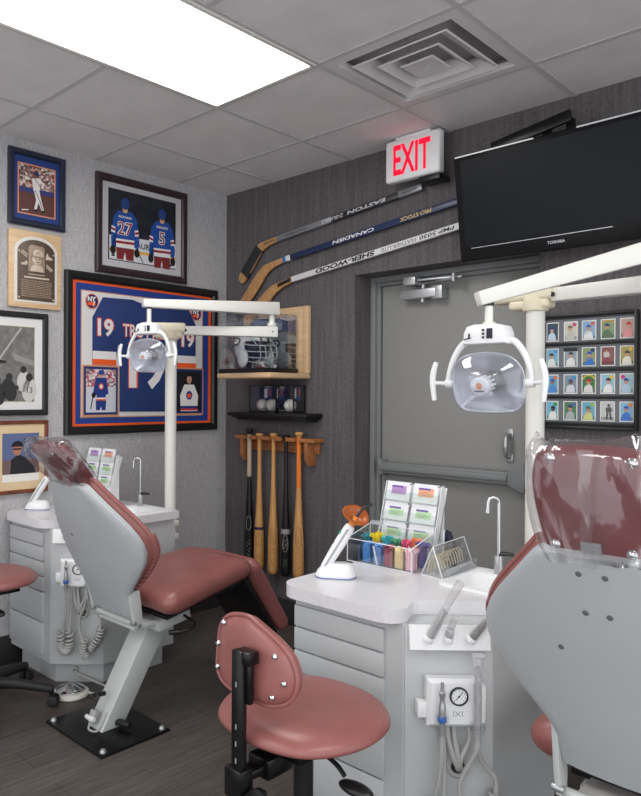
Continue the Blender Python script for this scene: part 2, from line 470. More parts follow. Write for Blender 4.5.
# door frame (hollow metal, stepped jamb) and door
tf = MB()
for sx, x in ((1, DX0), (-1, DX1)):
    tf.lohi(M['doorframe'], (x, 0.15, 0), (x+sx*0.03, 0.30, DZ), bevel=0.003)
    tf.lohi(M['doorframe'], (x+sx*0.03, 0.175, 0), (x+sx*0.05, 0.30, DZ), bevel=0.003)
    tf.lohi(M['doorframe'], (x+sx*0.05, 0.24, 0), (x+sx*0.065, 0.30, DZ))
tf.lohi(M['doorframe'], (DX0+0.03, 0.15, DZ-0.03), (DX1-0.03, 0.30, DZ), bevel=0.003)
tf.lohi(M['doorframe'], (DX0+0.05, 0.175, DZ-0.05), (DX1-0.05, 0.30, DZ-0.03), bevel=0.003)
struct(tf, 'trim_1')
dr = struct(MB().lohi(M['door'], (1.118, 0.19, 0.008), (2.042, 0.235, 2.032), bevel=0.002), 'door_1')
pb = MB()
pb.lohi(M['doorframe'], (1.15, 0.125, 0.968), (1.93, 0.17, 1.032), bevel=0.006)
pb.lohi(M['doorframe'], (1.145, 0.11, 0.985), (1.90, 0.127, 1.018), bevel=0.006)
pb.lohi(M['doorframe'], (1.135, 0.12, 0.955), (1.16, 0.19, 1.045), bevel=0.006)
pb.prism(M['doorframe'], [(1.90, 0.965), (1.985, 0.93), (1.985, 1.085), (1.90, 1.038)], 0.0, 0.075, X=basis((1, 0, 0), (0, 0, 1), (0, -1, 0), (0, 0.19, 0)), bevel=0.006)
pb.build('push_bar', dr, label='grey panic push bar across the door')
ph = MB()
ph.lohi(M['steel'], (1.862, 0.182, 1.195), (1.90, 0.19, 1.24), bevel=0.003).lohi(M['steel'], (1.862, 0.182, 1.075), (1.90, 0.19, 1.118), bevel=0.003)
ph.tube(M['steel'], [(1.881, 0.185, 1.215), (1.881, 0.15, 1.205), (1.881, 0.14, 1.157), (1.881, 0.15, 1.11), (1.881, 0.185, 1.098)], 0.012, radii=[0.009, 0.011, 0.015, 0.011, 0.009])
ph.build('pull_handle', dr, label='small metal pull handle')
dc = MB()
dc.lohi(M['steel'], (1.28, 0.115, 1.935), (1.50, 0.175, 1.985), bevel=0.005).lohi(M['steel'], (1.47, 0.12, 1.925), (1.535, 0.19, 1.995), bevel=0.004)
dc.cyl(M['steel'], (1.405, 0.145, 1.935), (1.405, 0.145, 1.915), 0.012).cyl(M['steel'], (1.41, 0.145, 1.985), (1.41, 0.145, 2.01), 0.012)
dc.box(M['steel'], (1.50, 0.125, 2.016), (0.26, 0.02, 0.01), rot=Matrix.Rotation(R(-14), 3, 'Z'), bevel=0.002)
dc.box(M['steel'], (1.53, 0.105, 2.026), (0.24, 0.018, 0.01), rot=Matrix.Rotation(R(10), 3, 'Z'), bevel=0.002)
dc.lohi(M['steel'], (1.325, 0.075, 2.005), (1.40, 0.15, 2.05), bevel=0.004).cyl(M['steel'], (1.62, 0.09, 2.00), (1.62, 0.09, 2.04), 0.011)
dc.build('door_closer', dr, label='silver hydraulic door closer')

# ------------------------------------------------------------------ ceiling fixtures
def troffer(x, y, label):
    t = thing('ceiling_light', label, 'ceiling light', (x, y, H), group='recessed ceiling troffers')
    fr = MB(); a, b = T/2-0.006, T-0.006; s = 0.020
    for (lo, hi) in (((-a, -b), (-a+s, b)), ((a-s, -b), (a, b)), ((-a+s, -b), (a-s, -b+s)), ((-a+s, b-s), (a-s, b))):
        fr.lohi(M['cream'], (*lo, -0.010), (*hi, -0.001), bevel=0.002)
    fr.build('frame', t)
    d = MB().rect(M['light'], -a+s, -b+s, a-s, b-s, 0).build('diffuser', t)
    d.rotation_euler = (PI, 0, 0); d.location = (0, 0, -0.006)
    return t
LX, LY = GX+1.5*T, -GY-2*T
troffer(LX, LY, 'bright rectangular ceiling light panel beside the air vent')
troffer(LX, LY-4*T, 'unseen added ceiling light panel behind the camera in line with the bright one')  # this panel and the next two are unseen, added to light the room
troffer(LX+4*T, LY-1*T, 'unseen added ceiling light panel on the right half of the ceiling nearest the door wall')
troffer(LX+4*T, LY-5*T, 'unseen added ceiling light panel at the far rear right of the ceiling')

v = thing('ceiling_vent', 'square white stepped air vent in the ceiling', 'air vent', (GX+2.5*T, -GY-0.5*T, H))
q = T/2-0.008
fr = MB()
def sqring(mb, m, r_out, z_out, r_in, z_in):
    P = []
    for r, z in ((r_out, z_out), (r_in, z_in)):
        P.append([(-r, -r, z), (r, -r, z), (r, r, z), (-r, r, z)])
    mb.grid(m, P, closev=True)
ventm = mat('vent_enamel', (216, 213, 214), 0.5)
ventd = mat('vent_inside', (186, 182, 184), 0.8)
sqring(fr, ventm, q, -0.005, q-0.045, -0.007); sqring(fr, ventm, q-0.045, -0.007, q-0.058, 0.015)
fr.build('frame', v)
for k, (r, ri) in enumerate(((0.212, 0.150), (0.140, 0.088), (0.074, 0.001))):
    c = MB(); zt = 0.028 if k < 2 else 0.004
    sqring(c, ventm, r, -0.012, r-0.006, -0.016); sqring(c, ventm, r-0.006, -0.016, ri, zt-0.01); sqring(c, ventm, r, -0.012, ri, zt)
    c.build('louver', v)
pl = MB(); a = q-0.02
pl.lohi(ventd, (-a, -a, 0.045), (a, a, 0.099)).lohi(ventd, (-a, -a, 0), (-a+0.004, a, 0.095)).lohi(ventd, (a-0.004, -a, 0), (a, a, 0.095)).lohi(ventd, (-a, -a, 0), (a, -a+0.004, 0.095)).lohi(ventd, (-a, a-0.004, 0), (a, a, 0.095))
pl.build('plenum', v)

ex = thing('exit_sign', 'white exit sign with red letters hung from the ceiling above the hockey sticks', 'sign', (1.505, -0.105, 2.51))
MB().box(M['white'], (0, 0, 0.108), (0.315, 0.052, 0.214), bevel=0.012, seg=3).build('housing', ex)
lt = MB(); lt.text(M['exitred'], 'EXIT', 0, 0.108, 0.155, 0.0272, width=0.215, bold=0.02, X=basis((1, 0, 0), (0, 0, 1), (0, -1, 0)))
lt.build('lettering', ex, label='red EXIT lettering')
MB().lohi(M['black'], (0.03, -0.01, -0.028), (0.15, 0.09, 0.0), bevel=0.004).build('mounting_bracket', ex)
MB().lohi(M['white'], (-0.1, -0.02, 0.212), (0.1, 0.02, 0.228), bevel=0.003).build('canopy', ex)

# ------------------------------------------------------------------ television and hockey sticks on the back wall
tv = thing('television', 'black flat-screen television on a tilted wall mount above the door', 'television', (2.235, -0.03, 2.03))
tl = math.atan2(0.08, 0.49)
XT = Matrix.Translation((2.218, -0.145, 2.038)) @ Matrix.Rotation(tl, 4, 'X') @ Matrix.Rotation(R(90), 4, 'X')
b = MB(); b.box(M['tvb'], (0, 0.245, -0.03), (0.86, 0.49, 0.06), bevel=0.008, X=XT)
b.box(M['tvb'], (0, 0.245, -0.075), (0.55, 0.32, 0.04), bevel=0.015, X=XT); b.build('cabinet', tv, world=True)
MB().box(M['tv'], (0, 0.268, 0.001), (0.79, 0.395, 0.004), X=XT).build('screen', tv, world=True, label='dark switched-off screen')
for c_, w_, h_ in ((( -0.235, 0.486, 0.001), 0.37, 0.006), ((0.275, 0.486, 0.001), 0.29, 0.006), ((-0.06, 0.062, 0.0015), 0.62, 0.003)):
    MB().box(M['steel'], c_, (w_, h_, 0.005), X=XT).build('trim_strip', tv, world=True, label='silver trim strip')
MB().text(F((200, 202, 205)), 'TOSHIBA', 0.02, 0.035, 0.013, 0.0012, width=0.075, bold=0.02, X=XT).build('lettering', tv, world=True)
mt = MB(); mt.lohi(M['blackmetal'], (2.06, -0.02, 2.15), (2.36, -0.001, 2.5), bevel=0.003)
mt.box(M['blackmetal'], (2.17, -0.10, 2.33), (0.04, 0.17, 0.05), bevel=0.004).box(M['blackmetal'], (2.27, -0.10, 2.33), (0.04, 0.17, 0.05), bevel=0.004)
mt.box(M['blackmetal'], (2.19, -0.145, 2.42), (0.035, 0.02, 0.34), rot=Matrix.Rotation(R(-4), 3, 'X'), bevel=0.003).box(M['blackmetal'], (2.29, -0.145, 2.42), (0.035, 0.02, 0.34), rot=Matrix.Rotation(R(-4), 3, 'X'), bevel=0.003)
mt.box(M['blackmetal'], (2.12, -0.15, 2.575), (0.36, 0.02, 0.05), rot=Matrix.Rotation(R(-9), 3, 'Y'), bevel=0.003)
mt.build('mount', tv, world=True)

def stick(label, p_end, p_neck, p_heel, p_tip, cols, texts, curve=0.01):
    t = thing('hockey_stick', label, 'hockey stick', (p_neck[0], -0.03, p_neck[1]), BW, 'hockey sticks above the door')
    O2 = Vector(p_neck)
    a = Vector(p_end)-O2; L = a.length; ang = math.atan2(a.y, a.x)
    S = MB(); Rz = Matrix.Rotation(ang, 4, 'Z')
    x = 0
    for (m, x1) in cols:
        S.box(m, ((x+x1*L)/2, 0, -0.004), (x1*L-x, 0.034, 0.022), bevel=0.003, X=Rz); x = x1*L
    S.build('shaft', t)
    for (m, s, xc, wd, h, bold) in texts:
        MB().text(m, s, xc*L, 0, h, 0.0074, width=wd, bold=bold, rot=PI, X=Rz, shear=0.15).build('lettering', t)
    h = Vector(p_heel)-O2; e = Vector(p_tip)-O2
    B = MB(); n = 10; up = []; dn = []
    d = (e-h).normalized(); nn = Vector((-d.y, d.x))
    pts = [Vector((0, 0)), h*0.55, h*0.93+d*0.012, h+d*0.06, h+d*0.16, h+(e-h)*0.97]
    wds = [0.032, 0.038, 0.058, 0.072, 0.076, 0.070]
    for i, p in enumerate(pts):
        q = (pts[min(i+1, len(pts)-1)]-pts[max(i-1, 0)]).normalized(); nn = Vector((-q.y, q.x))
        up.append(p+nn*wds[i]/2); dn.append(p-nn*wds[i]/2)
    tip = [e+d*0.012+Vector((-d.y, d.x))*0.018, e+d*0.012-Vector((-d.y, d.x))*0.018]
    out = up+tip+dn[::-1]
    B.prism(M['stickwood'], out, -0.010, 0.004, bevel=0.002); B.build('blade', t)
    return t, h, e, d
dk = F((34, 34, 38)); wt = F((226, 226, 228)); nv = mat('navy_stick', (38, 52, 88), 0.3); sv = mat('silver_stick', (140, 142, 146), 0.3, metal=0.3); bkst = mat('black_stick', (46, 46, 50), 0.35)
t, h, e, d = stick('black and silver hockey stick with taped black blade, topmost of three', (1.505, 2.487), (0.485, 2.372), (0.345, 2.350), (0.172, 2.152),
   [(sv, 0.42), (bkst, 0.86), (sv, 1.0)],
   [(dk, 'SYNTHESIS', 0.16, 0.17, 0.012, 0.01), (F((205, 206, 210)), 'EASTON', 0.66, 0.26, 0.02, 0.03), (F((205, 206, 210)), 'Z-BUBBLE', 0.43, 0.16, 0.02, 0.02), (dk, 'EASTON', 0.93, 0.09, 0.012, 0.01)])
tp = MB(); nn = Vector((-d.y, d.x)); a0 = h+d*0.015; a1 = h+(e-h)*0.84
tp.prism(mat('black_tape', (40, 42, 46), 0.75), [a0+nn*0.034, a1+nn*0.038, a1-nn*0.038, a0-nn*0.034], -0.0115, 0.0055, bevel=0.001); tp.build('tape', t, label='black blade tape')
MB().text(dk, 'EASTON', -0.06, -0.008, 0.014, 0.0045, width=0.09, bold=0.03, rot=R(9)).build('lettering', t)
t, h, e, d = stick('navy blue hockey stick with bare wooden blade, middle of three', (1.90, 2.395), (0.538, 2.236), (0.392, 2.205), (0.165, 1.965),
   [(M['stickwood'], 0.001), (F((60, 120, 190)), 0.018), (wt, 0.045), (nv, 1.0)],
   [(F((196, 170, 110)), 'PRO STOCK', 0.685, 0.19, 0.022, 0.04), (F((232, 232, 236)), 'CANADIEN', 0.39, 0.29, 0.02, 0.03)])
t, h, e, d = stick('white hockey stick with wooden heel, lowest of three', (1.94, 2.277), (0.612, 2.108), (0.462, 2.070), (0.215, 1.868),
   [(wt, 1.0)],
   [(dk, 'SHER-WOOD', 0.30, 0.42, 0.026, 0.04), (F((120, 122, 128)), 'FEATHER-LITE', 0.57, 0.22, 0.02, 0.01), (dk, 'PMP 5030', 0.74, 0.20, 0.02, 0.02)])
MB().box(dk, (-0.06, -0.012, 0.0045), (0.11, 0.022, 0.001), rot=Matrix.Rotation(R(14), 3, 'Z')).build('grip_band', t)

# ------------------------------------------------------------------ helmet case on its wooden wall shelf
sh = thing('wall_shelf', 'pale maple wall shelf with backboard holding the helmet case', 'shelf', (0.52, 0, 1.50))
b = MB(); b.lohi(M['maple'], (0.30, -0.36, 1.503), (0.742, -0.002, 1.535), bevel=0.010, seg=3); b.build('shelf_board', sh, world=True)
b = MB(); b.lohi(M['maple'], (0.30, -0.022, 1.535), (0.742, -0.002, 1.94), bevel=0.004)
b.lohi(M['maple'], (0.70, -0.028, 1.535), (0.742, -0.022, 1.94), bevel=0.003); b.build('backboard', sh, world=True)
cs = thing('display_case', 'clear acrylic display case with mirrored back on the maple shelf', 'display case', (0.475, -0.165, 1.536))
cx0, cx1, cy0, cy1, cz0, cz1 = 0.29, 0.662, -0.318, -0.036, 1.536, 1.885
MB().lohi(M['black'], (cx0-0.008, cy0-0.008, cz0), (cx1+0.006, cy1+0.004, cz0+0.028), bevel=0.004).build('base', cs, world=True)
bx = MB(); th = 0.003
bx.lohi(M['acrylic'], (cx0, cy0, cz0+0.028), (cx1, cy0+th, cz1)).lohi(M['acrylic'], (cx0, cy0+th, cz0+0.028), (cx0+th, cy1, cz1)).lohi(M['acrylic'], (cx1-th, cy0+th, cz0+0.028), (cx1, cy1, cz1)).lohi(M['acrylic'], (cx0, cy0, cz1), (cx1, cy1, cz1+th))
bx.build('cover', cs, world=True)
MB().lohi(M['mirror'], (cx0+0.004, cy1-0.004, cz0+0.028), (cx1-0.004, cy1, cz1)).build('mirrored_back', cs, world=True)
hx, hy, hz = 0.435, -0.185, 1.685
he = thing('football_helmet', 'silver football helmet with wire face mask inside the display case', 'helmet', (hx, hy, 1.564), (0, 0, R(-14)))
he.scale = (1.14, 1.14, 1.08)
XH = Matrix.Translation((0, 0, hz-1.564))
rows = []
for i in range(17):
    th_ = PI*(0.02+0.70*i/16)
    row = []
    for k in range(33):
        ph_ = 2*PI*k/32
        cut = 1.0
        x = 0.122*math.sin(th_)*math.cos(ph_)*1.04; y = 0.092*math.sin(th_)*math.sin(ph_); z = 0.112*math.cos(th_)
        if z < -0.03: x *= 1.0-0.25*max(0, -z-0.03)/0.09
        row.append((x, y, z))
    rows.append(row)
hb = MB()
bmh = bmesh.new(); VV = [[bmh.verts.new(p_) for p_ in r_[:32]] for r_ in rows]
for i in range(len(rows)-1):
    for k in range(32):
        q_ = [VV[i][k], VV[i+1][k], VV[i+1][(k+1) % 32], VV[i][(k+1) % 32]]
        c_ = sum((v_.co for v_ in q_), Vector())/4
        if c_.x > 0.050 and c_.z < 0.036: continue
        bmh.faces.new(q_)
bmesh.ops.recalc_face_normals(bmh, faces=bmh.faces)
hb._add(bmh, M['helmet'], XH); hm = hb.build('shell', he, angle=70)
MB().sph(F((38, 38, 42)), (-0.008, 0, 0.0), (0.100, 0.076, 0.098), X=XH).build('padding', he, label='dark inner padding')
so = hm.modifiers.new('solid', 'SOLIDIFY'); so.thickness = 0.006; so.offset = -1
for s in (-1, 1):
    MB().sph(F((212, 220, 224), 0.25), (0.030, s*0.080, -0.062), (0.052, 0.015, 0.050), X=XH).build('jaw_flap', he)
    e_ = MB(); XE = XH @ Matrix.Translation((-0.015, s*0.089, 0.03)) @ Matrix.Rotation(-s*R(72), 4, 'X') @ Matrix.Rotation(0 if s < 0 else PI, 4, 'Z')
    e_.lathe(F((24, 44, 40), 0.3), [(0.0, 0.004), (0.02, 0.003), (0.034, 0), (0.03, -0.006)], X=XE @ Matrix.Diagonal((1, 0.72, 1, 1)))
    e_.lathe(F((225, 232, 235), 0.3), [(0.0, 0.0062), (0.018, 0.0058), (0.024, 0.004), (0.0235, 0.002)], X=XE @ Matrix.Diagonal((1, 0.62, 1, 1)))
    e_.text(F((24, 44, 40), 0.3), 'JETS', 0, 0, 0.011, 0.0075, bold=0.03, X=XE)
    e_.build('team_emblem', he)
st = MB()
for s in (-1, 1):
    P = []
    for i in range(15):
        th_ = PI*(-0.42+0.86*i/14)
        P.append([(0.1225*1.04*math.sin(th_), s*0.022+q_, 0.1145*math.cos(th_)*0.985) for q_ in (-0.007, 0.007)])
    st.grid(F((28, 50, 46), 0.3), P, X=XH)
st.build('crown_stripe', he)
fm = MB(); wire = F((196, 200, 204), 0.25)
for z, xo, yo in ((0.005, 0.155, 0.085), (-0.03, 0.165, 0.086), (-0.062, 0.162, 0.082), (-0.088, 0.148, 0.07)):
    fm.tube(wire, [(0.035, -yo, z+0.012), (0.10, -yo*0.92, z), (xo, -0.035, z-0.004), (xo+0.004, 0, z-0.004), (xo, 0.035, z-0.004), (0.10, yo*0.92, z), (0.035, yo, z+0.012)], 0.0034, n=7, X=XH)
for y in (-0.05, -0.018, 0.018, 0.05):
    fm.tube(wire, [(0.148, y, 0.003), (0.158, y, -0.03), (0.158, y, -0.06), (0.142, y, -0.09)], 0.0032, n=7, X=XH)
fm.tube(wire, [(0.075, -0.06, 0.05), (0.13, -0.055, 0.005)], 0.003, n=6, X=XH).tube(wire, [(0.075, 0.06, 0.05), (0.13, 0.055, 0.005)], 0.003, n=6, X=XH)
fm.build('face_mask', he)
MB().lathe(M['black'], [(0, 0), (0.055, 0), (0.055, 0.01), (0.04, 0.03), (0.04, 0.06), (0, 0.06)]).build('stand', he)

# ------------------------------------------------------------------ black shelf, baseballs, bat rack
bs = thing('wall_shelf', 'small black moulded wall shelf under the helmet shelf', 'shelf', (0.51, 0, 1.255))
b = MB()
b.lohi(M['black'], (0.18, -0.155, 1.275), (0.835, -0.001, 1.298), bevel=0.004)
b.lohi(M['black'], (0.20, -0.135, 1.262), (0.82, -0.001, 1.275), bevel=0.003).lohi(M['black'], (0.22, -0.11, 1.248), (0.80, -0.001, 1.262), bevel=0.003)
b.build('shelf_board', bs, world=True)
def ballcase(x0, x1, label, balls, cardcol):
    t = thing('baseball_case', label, 'display case', ((x0+x1)/2, -0.075, 1.2985), group='baseball cases on the black shelf')
    y0, y1, z0, z1 = -0.125, -0.022, 1.2985, 1.465; f = 0.007
    c = MB()
    for x in (x0, x1-f):
        for y in (y0, y1-f): c.lohi(M['black'], (x, y, z0), (x+f, y+f, z1))
    c.lohi(M['black'], (x0, y0, z0), (x1, y1, z0+0.012)).lohi(M['black'], (x0, y0, z1-0.006), (x1, y1, z1)).lohi(M['black'], (x0, y1-0.003, z0), (x1, y1, z1))
    c.build('frame', t, world=True)
    a = MB(); a.lohi(M['acrylic'], (x0+f, y0+0.001, z0+0.012), (x1-f, y0+0.003, z1-0.006)); a.lohi(M['acrylic'], (x1-0.003, y0+f, z0+0.012), (x1-0.001, y1-f, z1-0.006)); a.build('pane', t, world=True)
    k = MB(); w_ = 0.055
    for i, bx_ in enumerate(balls):
        k.lohi(F(cardcol), (bx_-0.034, y1-0.006, z0+0.075), (bx_+0.034, y1-0.0035, z1-0.012))
        k.lohi(F((214, 216, 220)), (bx_-0.030, y1-0.0075, z0+0.09), (bx_-0.004, y1-0.0062, z1-0.02))
        k.lohi(F((176, 66, 60)), (bx_+0.012, y1-0.0075, z0+0.10), (bx_+0.028, y1-0.0062, z1-0.02))
    k.build('backing_card', t, world=True)
    return t
ballcase(0.345, 0.575, 'wider black-framed baseball case at the corner end of black shelf', [0.415, 0.515], (40, 62, 110))
ballcase(0.590, 0.715, 'narrower black-framed baseball case at the door end of black shelf', [0.655], (40, 62, 110))
BALL = mat('baseball_leather', (222, 219, 212), 0.5)
for x, lb in ((0.425, 'white baseball in the wider case, nearer the room corner'), (0.512, 'white baseball in the wider case, nearer the narrower case'), (0.655, 'white baseball alone in the narrower case')):
    t = thing('baseball', lb, 'baseball', (x, -0.078, 1.3107), group='baseballs on the black shelf')
    MB().sph(BALL, (0, 0, 0.037), 0.037, n=28).build('cover', t)
    sm = MB()
    for s in (-1, 1):
        sm.tube(F((186, 40, 44)), [(0.0372*math.cos(a_)*math.cos(0.55)+0*s, s*0.0372*math.sin(0.55), 0.037+0.0372*math.sin(a_)*math.cos(0.55)) for a_ in [2*PI*k/24 for k in range(25)]], 0.0010, n=5, sub=1)
    sm.build('stitching', t); t.rotation_euler = (0.3, 0.2, x*9)

rk = thing('bat_rack', 'oak wall rack with notched rail holding five baseball bats', 'rack', (0.51, 0, 1.05))
b = MB(); XR = Matrix.Identity(4)
slots = [0.294, 0.383, 0.503, 0.606, 0.709]
out = [(0.19, -0.001), (0.19, -0.095)]
for s in slots: out += [(s-0.017, -0.095), (s-0.017, -0.052), (s+0.017, -0.052), (s+0.017, -0.095)]
out += [(0.845, -0.095), (0.845, -0.001)]
b.prism(M['oak'], out, 1.128, 1.151, bevel=0.002); b.build('rail', rk, world=True)
MB().lohi(M['oak'], (0.215, -0.018, 1.058), (0.82, -0.001, 1.128), bevel=0.002).build('back_strip', rk, world=True)
for x in (0.225, 0.765):
    c = MB(); c.prism(M['oak'], [(-0.001, 1.128), (-0.088, 1.128), (-0.088, 1.03), (-0.06, 0.990), (-0.001, 0.990)], x, x+0.022, X=basis((0, 1, 0), (0, 0, 1), (1, 0, 0)), bevel=0.002)
    c.build('bracket', rk, world=True)
def bat(x, ztop, zbot, label, body, handle, tapecol=None, tape_len=0.0, deco=None):
    ztop += 0.015; zbot += 0.015
    t = thing('baseball_bat', label, 'baseball bat', (x, -0.068, ztop), group='baseball bats in the wall rack')
    L = ztop-zbot
    prof = [(0.0, 0.0), (0.020, 0.0), (0.025, -0.006), (0.0245, -0.014), (0.016, -0.022), (0.0125, -0.04), (0.0125, -0.20), (0.0145, -0.32), (0.020, -0.45), (0.0265, -0.56), (0.032, -0.66), (0.033, -L+0.03), (0.030, -L+0.008), (0.022, -L), (0, -L)]
    cut = 0.33
    if handle is not body:
        MB().lathe(handle, [p for p in prof if -p[1] <= 0.2]+[(0.0145, -0.32), (0.0147, -0.33)]).build('handle', t)
        MB().lathe(body, [(0.0147, -0.33)]+[p for p in prof if -p[1] > 0.33]).build('barrel', t)
    else:
        MB().lathe(body, prof).build('barrel', t)
    if tapecol is not None:
        MB().lathe(tapecol, [(0.0128, -0.028), (0.0142, -0.04), (0.0142, -0.20), (0.0158, -tape_len), (0.0146, -tape_len-0.003)]).build('grip_tape', t)
    if deco:
        dd = MB()
        for kind, z0, z1, col in deco:
            if kind == 'band':
                dd.lathe(col, [(interp(prof, z0)+0.0006, -z0), (interp(prof, z1)+0.0006, -z1)])
            else:
                # printed marks follow the barrel's curve
                n = 40
                P = []
                rr = interp(prof, (z0+z1)/2)+0.0008
                if kind == 'oval':
                    pts = [((z0+z1)/2+(z1-z0)/2*math.cos(2*PI*k/24), 0.55*math.sin(2*PI*k/24)) for k in range(25)]
                    dd.tube(col, [((interp(prof, z)+0.0004)*math.sin(a_), -(interp(prof, z)+0.0004)*math.cos(a_), -z) for z, a_ in pts], 0.0009, n=4, sub=1)
                elif kind == 'script':
                    rnd = random.Random(int(z0*1000))
                    pts = [(z0+(z1-z0)*k/14, 0.42*math.sin(k*1.9+rnd.random())) for k in range(15)]
                    dd.tube(col, [((interp(prof, z)+0.0004)*math.sin(a_), -(interp(prof, z)+0.0004)*math.cos(a_), -z) for z, a_ in pts], 0.0008, n=4, sub=3)
        dd.build('markings', t)
    t.rotation_euler = (0, 0, R(38))
    return t
def interp(prof, z):
    for (r0_, z0_), (r1_, z1_) in zip(prof, prof[1:]):
        if -z0_ <= z <= -z1_ and z1_ != z0_: return r0_+(r1_-r0_)*(z+z0_)/(z0_-z1_)
    return 0.033
bk = mat('bat_black', (24, 24, 26), 0.3); ink = F((52, 40, 34)); wtape = mat('white_tape', (196, 178, 152), 0.7); otape = mat('orange_tape', (236, 130, 44), 0.55); inkw = F((205, 206, 206))
bat(slots[0], 1.177, 0.343, 'black bat with handle wrapped in cream tape, first in rack from the corner', bk, bk, wtape, 0.30, [('oval', 0.55, 0.64, inkw), ('script', 0.70, 0.80, inkw)])
bat(slots[1], 1.152, 0.305, 'natural wood bat with thin navy band around the middle', M['ash'], M['ash'], None, 0, [('band', 0.585, 0.602, F((44, 44, 84))), ('oval', 0.62, 0.70, ink), ('script', 0.74, 0.80, ink)])
bat(slots[2], 1.157, 0.295, 'natural wood bat with autographs, hanging in the middle of the rack', M['ash'], M['ash'], None, 0, [('oval', 0.58, 0.68, ink), ('script', 0.60, 0.66, ink), ('script', 0.70, 0.74, ink), ('script', 0.76, 0.83, ink)])
bat(slots[3], 1.150, 0.300, 'all black bat with silver ring, hanging beside the orange-taped bat', bk, bk, None, 0, [('band', 0.565, 0.595, F((150, 152, 152))), ('oval', 0.60, 0.70, inkw), ('script', 0.62, 0.68, inkw), ('script', 0.74, 0.79, F((96, 150, 120)))])
bat(slots[4], 1.172, 0.310, 'wood bat with bright orange taped handle, last in rack towards the door', M['ash'], M['ash'], otape, 0.46, [('oval', 0.56, 0.68, ink), ('script', 0.58, 0.66, ink), ('script', 0.68, 0.75, ink), ('script', 0.76, 0.84, ink)])

# ------------------------------------------------------------------ baseball cards in their wall frame
cf = thing('card_display_frame', 'black wall frame with four ledges of baseball cards', 'display frame', (2.32, 0, 1.262), BW)
fb = MB(); fb.lohi(M['frame_black'], (-0.195, 0, 0.001), (0.20, 0.508, 0.012))
fb.build('back_panel', cf)
fe = MB()
for lo, hi in (((-0.195, 0), (-0.183, 0.508)), ((0.192, 0), (0.205, 0.508)), ((-0.183, 0), (0.192, 0.014)), ((-0.183, 0.496), (0.192, 0.508))): fe.lohi(M['frame_black'], (*lo, 0.001), (*hi, 0.034), bevel=0.003)
fe.build('frame', cf)
grey = mat('card_sleeve_grey', (104, 108, 118), 0.3)
rowsz = [(1.652, 1.738), (1.537, 1.621), (1.417, 1.504), (1.299, 1.385)]
colsx = [(2.142, 2.199), (2.219, 2.281), (2.296, 2.358), (2.374, 2.435), (2.451, 2.509)]
for z0, z1 in rowsz:
    l = MB(); l.lohi(M['black'], (-0.183, z0-1.262-0.018, 0.012), (0.192, z0-1.262-0.006, 0.032), bevel=0.002); l.build('ledge', cf)
    l = MB(); l.lohi(grey, (-0.183, z0-1.262-0.006, 0.012), (0.192, z1-1.262+0.010, 0.0135)); l.build('sleeve_strip', cf)
SKY = (150, 190, 214)
cards = [
 # back colour, cap, face, shirt, extra, label
 ((52, 74, 90), (40, 60, 130), (196, 160, 130), (200, 214, 230), None, 'dark blue and green baseball card, first in top row'),
 ((206, 204, 192), (120, 100, 84), (206, 164, 130), (196, 196, 186), ('dot', (206, 70, 120)), 'beige portrait baseball card with pink badge in top row'),
 ((140, 180, 210), (50, 90, 170), (196, 150, 120), (232, 236, 238), ('dot', (220, 100, 90)), 'pale blue card of a pitcher in white, centre of top row'),
 ((132, 160, 120), (40, 60, 110), (196, 150, 110), (96, 120, 96), ('arch', (214, 150, 50)), 'yellow-arched baseball card in top row'),
 ((190, 160, 150), (190, 50, 60), (204, 156, 130), (222, 150, 150), None, 'reddish baseball card of a player in red cap, top row end'),
 ((120, 180, 210), (60, 40, 44), (196, 150, 120), (226, 226, 220), ('dot', (70, 150, 210)), 'sky blue baseball card of player in white, first in second row'),
 ((150, 164, 176), (60, 70, 90), (200, 156, 124), (230, 230, 226), ('top', (34, 34, 36)), 'black-topped portrait baseball card in second row'),
 ((140, 160, 110), (40, 90, 190), (196, 150, 120), (60, 120, 200), ('dot', (40, 60, 120)), 'baseball card of a throwing player in blue, centre of second row'),
 ((140, 90, 92), (130, 60, 66), (190, 146, 120), (206, 196, 190), ('full', (150, 60, 70)), 'maroon baseball card of a standing player, second row'),
 ((170, 160, 96), (60, 60, 60), (196, 150, 120), (232, 230, 220), ('dot', (226, 190, 60)), 'olive field baseball card with yellow badge, second row end'),
 ((110, 170, 200), (40, 90, 190), (150, 104, 80), (80, 140, 210), ('dot', (230, 120, 60)), 'bright blue baseball card with orange badge, first in third row'),
 ((130, 150, 166), (60, 80, 120), (120, 84, 66), (214, 216, 222), ('dot', (60, 150, 200)), 'grey-blue baseball card of a crouching player, third row'),
 ((66, 120, 70), (190, 40, 50), (190, 140, 110), (224, 220, 220), ('arch', (206, 190, 60)), 'green-bordered baseball card of player in red, centre of third row'),
 ((150, 196, 216), (30, 40, 70), (206, 160, 130), (236, 236, 232), ('dot', (236, 200, 40)), 'light blue portrait card with yellow badge, third row'),
 ((160, 196, 206), (40, 70, 150), (196, 150, 120), (180, 204, 224), ('dot', (214, 50, 130)), 'pale blue card of a leaning player with magenta badge, third row end'),
 ((120, 190, 214), (30, 34, 40), (96, 66, 54), (236, 236, 230), ('dot', (60, 150, 80)), 'light blue portrait card with green badge, first in bottom row'),
 ((80, 130, 96), (40, 56, 110), (204, 150, 110), (176, 180, 184), ('dot', (80, 110, 170)), 'green portrait card of a man in grey, bottom row'),
 ((110, 176, 204), (70, 110, 70), (190, 140, 110), (214, 214, 140), ('dot', (150, 190, 60)), 'blue baseball card of a batter with bat across, centre of bottom row'),
 ((206, 206, 204), (60, 60, 60), (120, 120, 120), (90, 90, 92), ('full', (60, 62, 64)), 'black-and-white baseball card in bottom row'),
 ((140, 190, 214), (40, 90, 200), (200, 150, 120), (70, 120, 210), ('dot', (236, 140, 70)), 'sky baseball card of player in blue cap, bottom row end'),
]
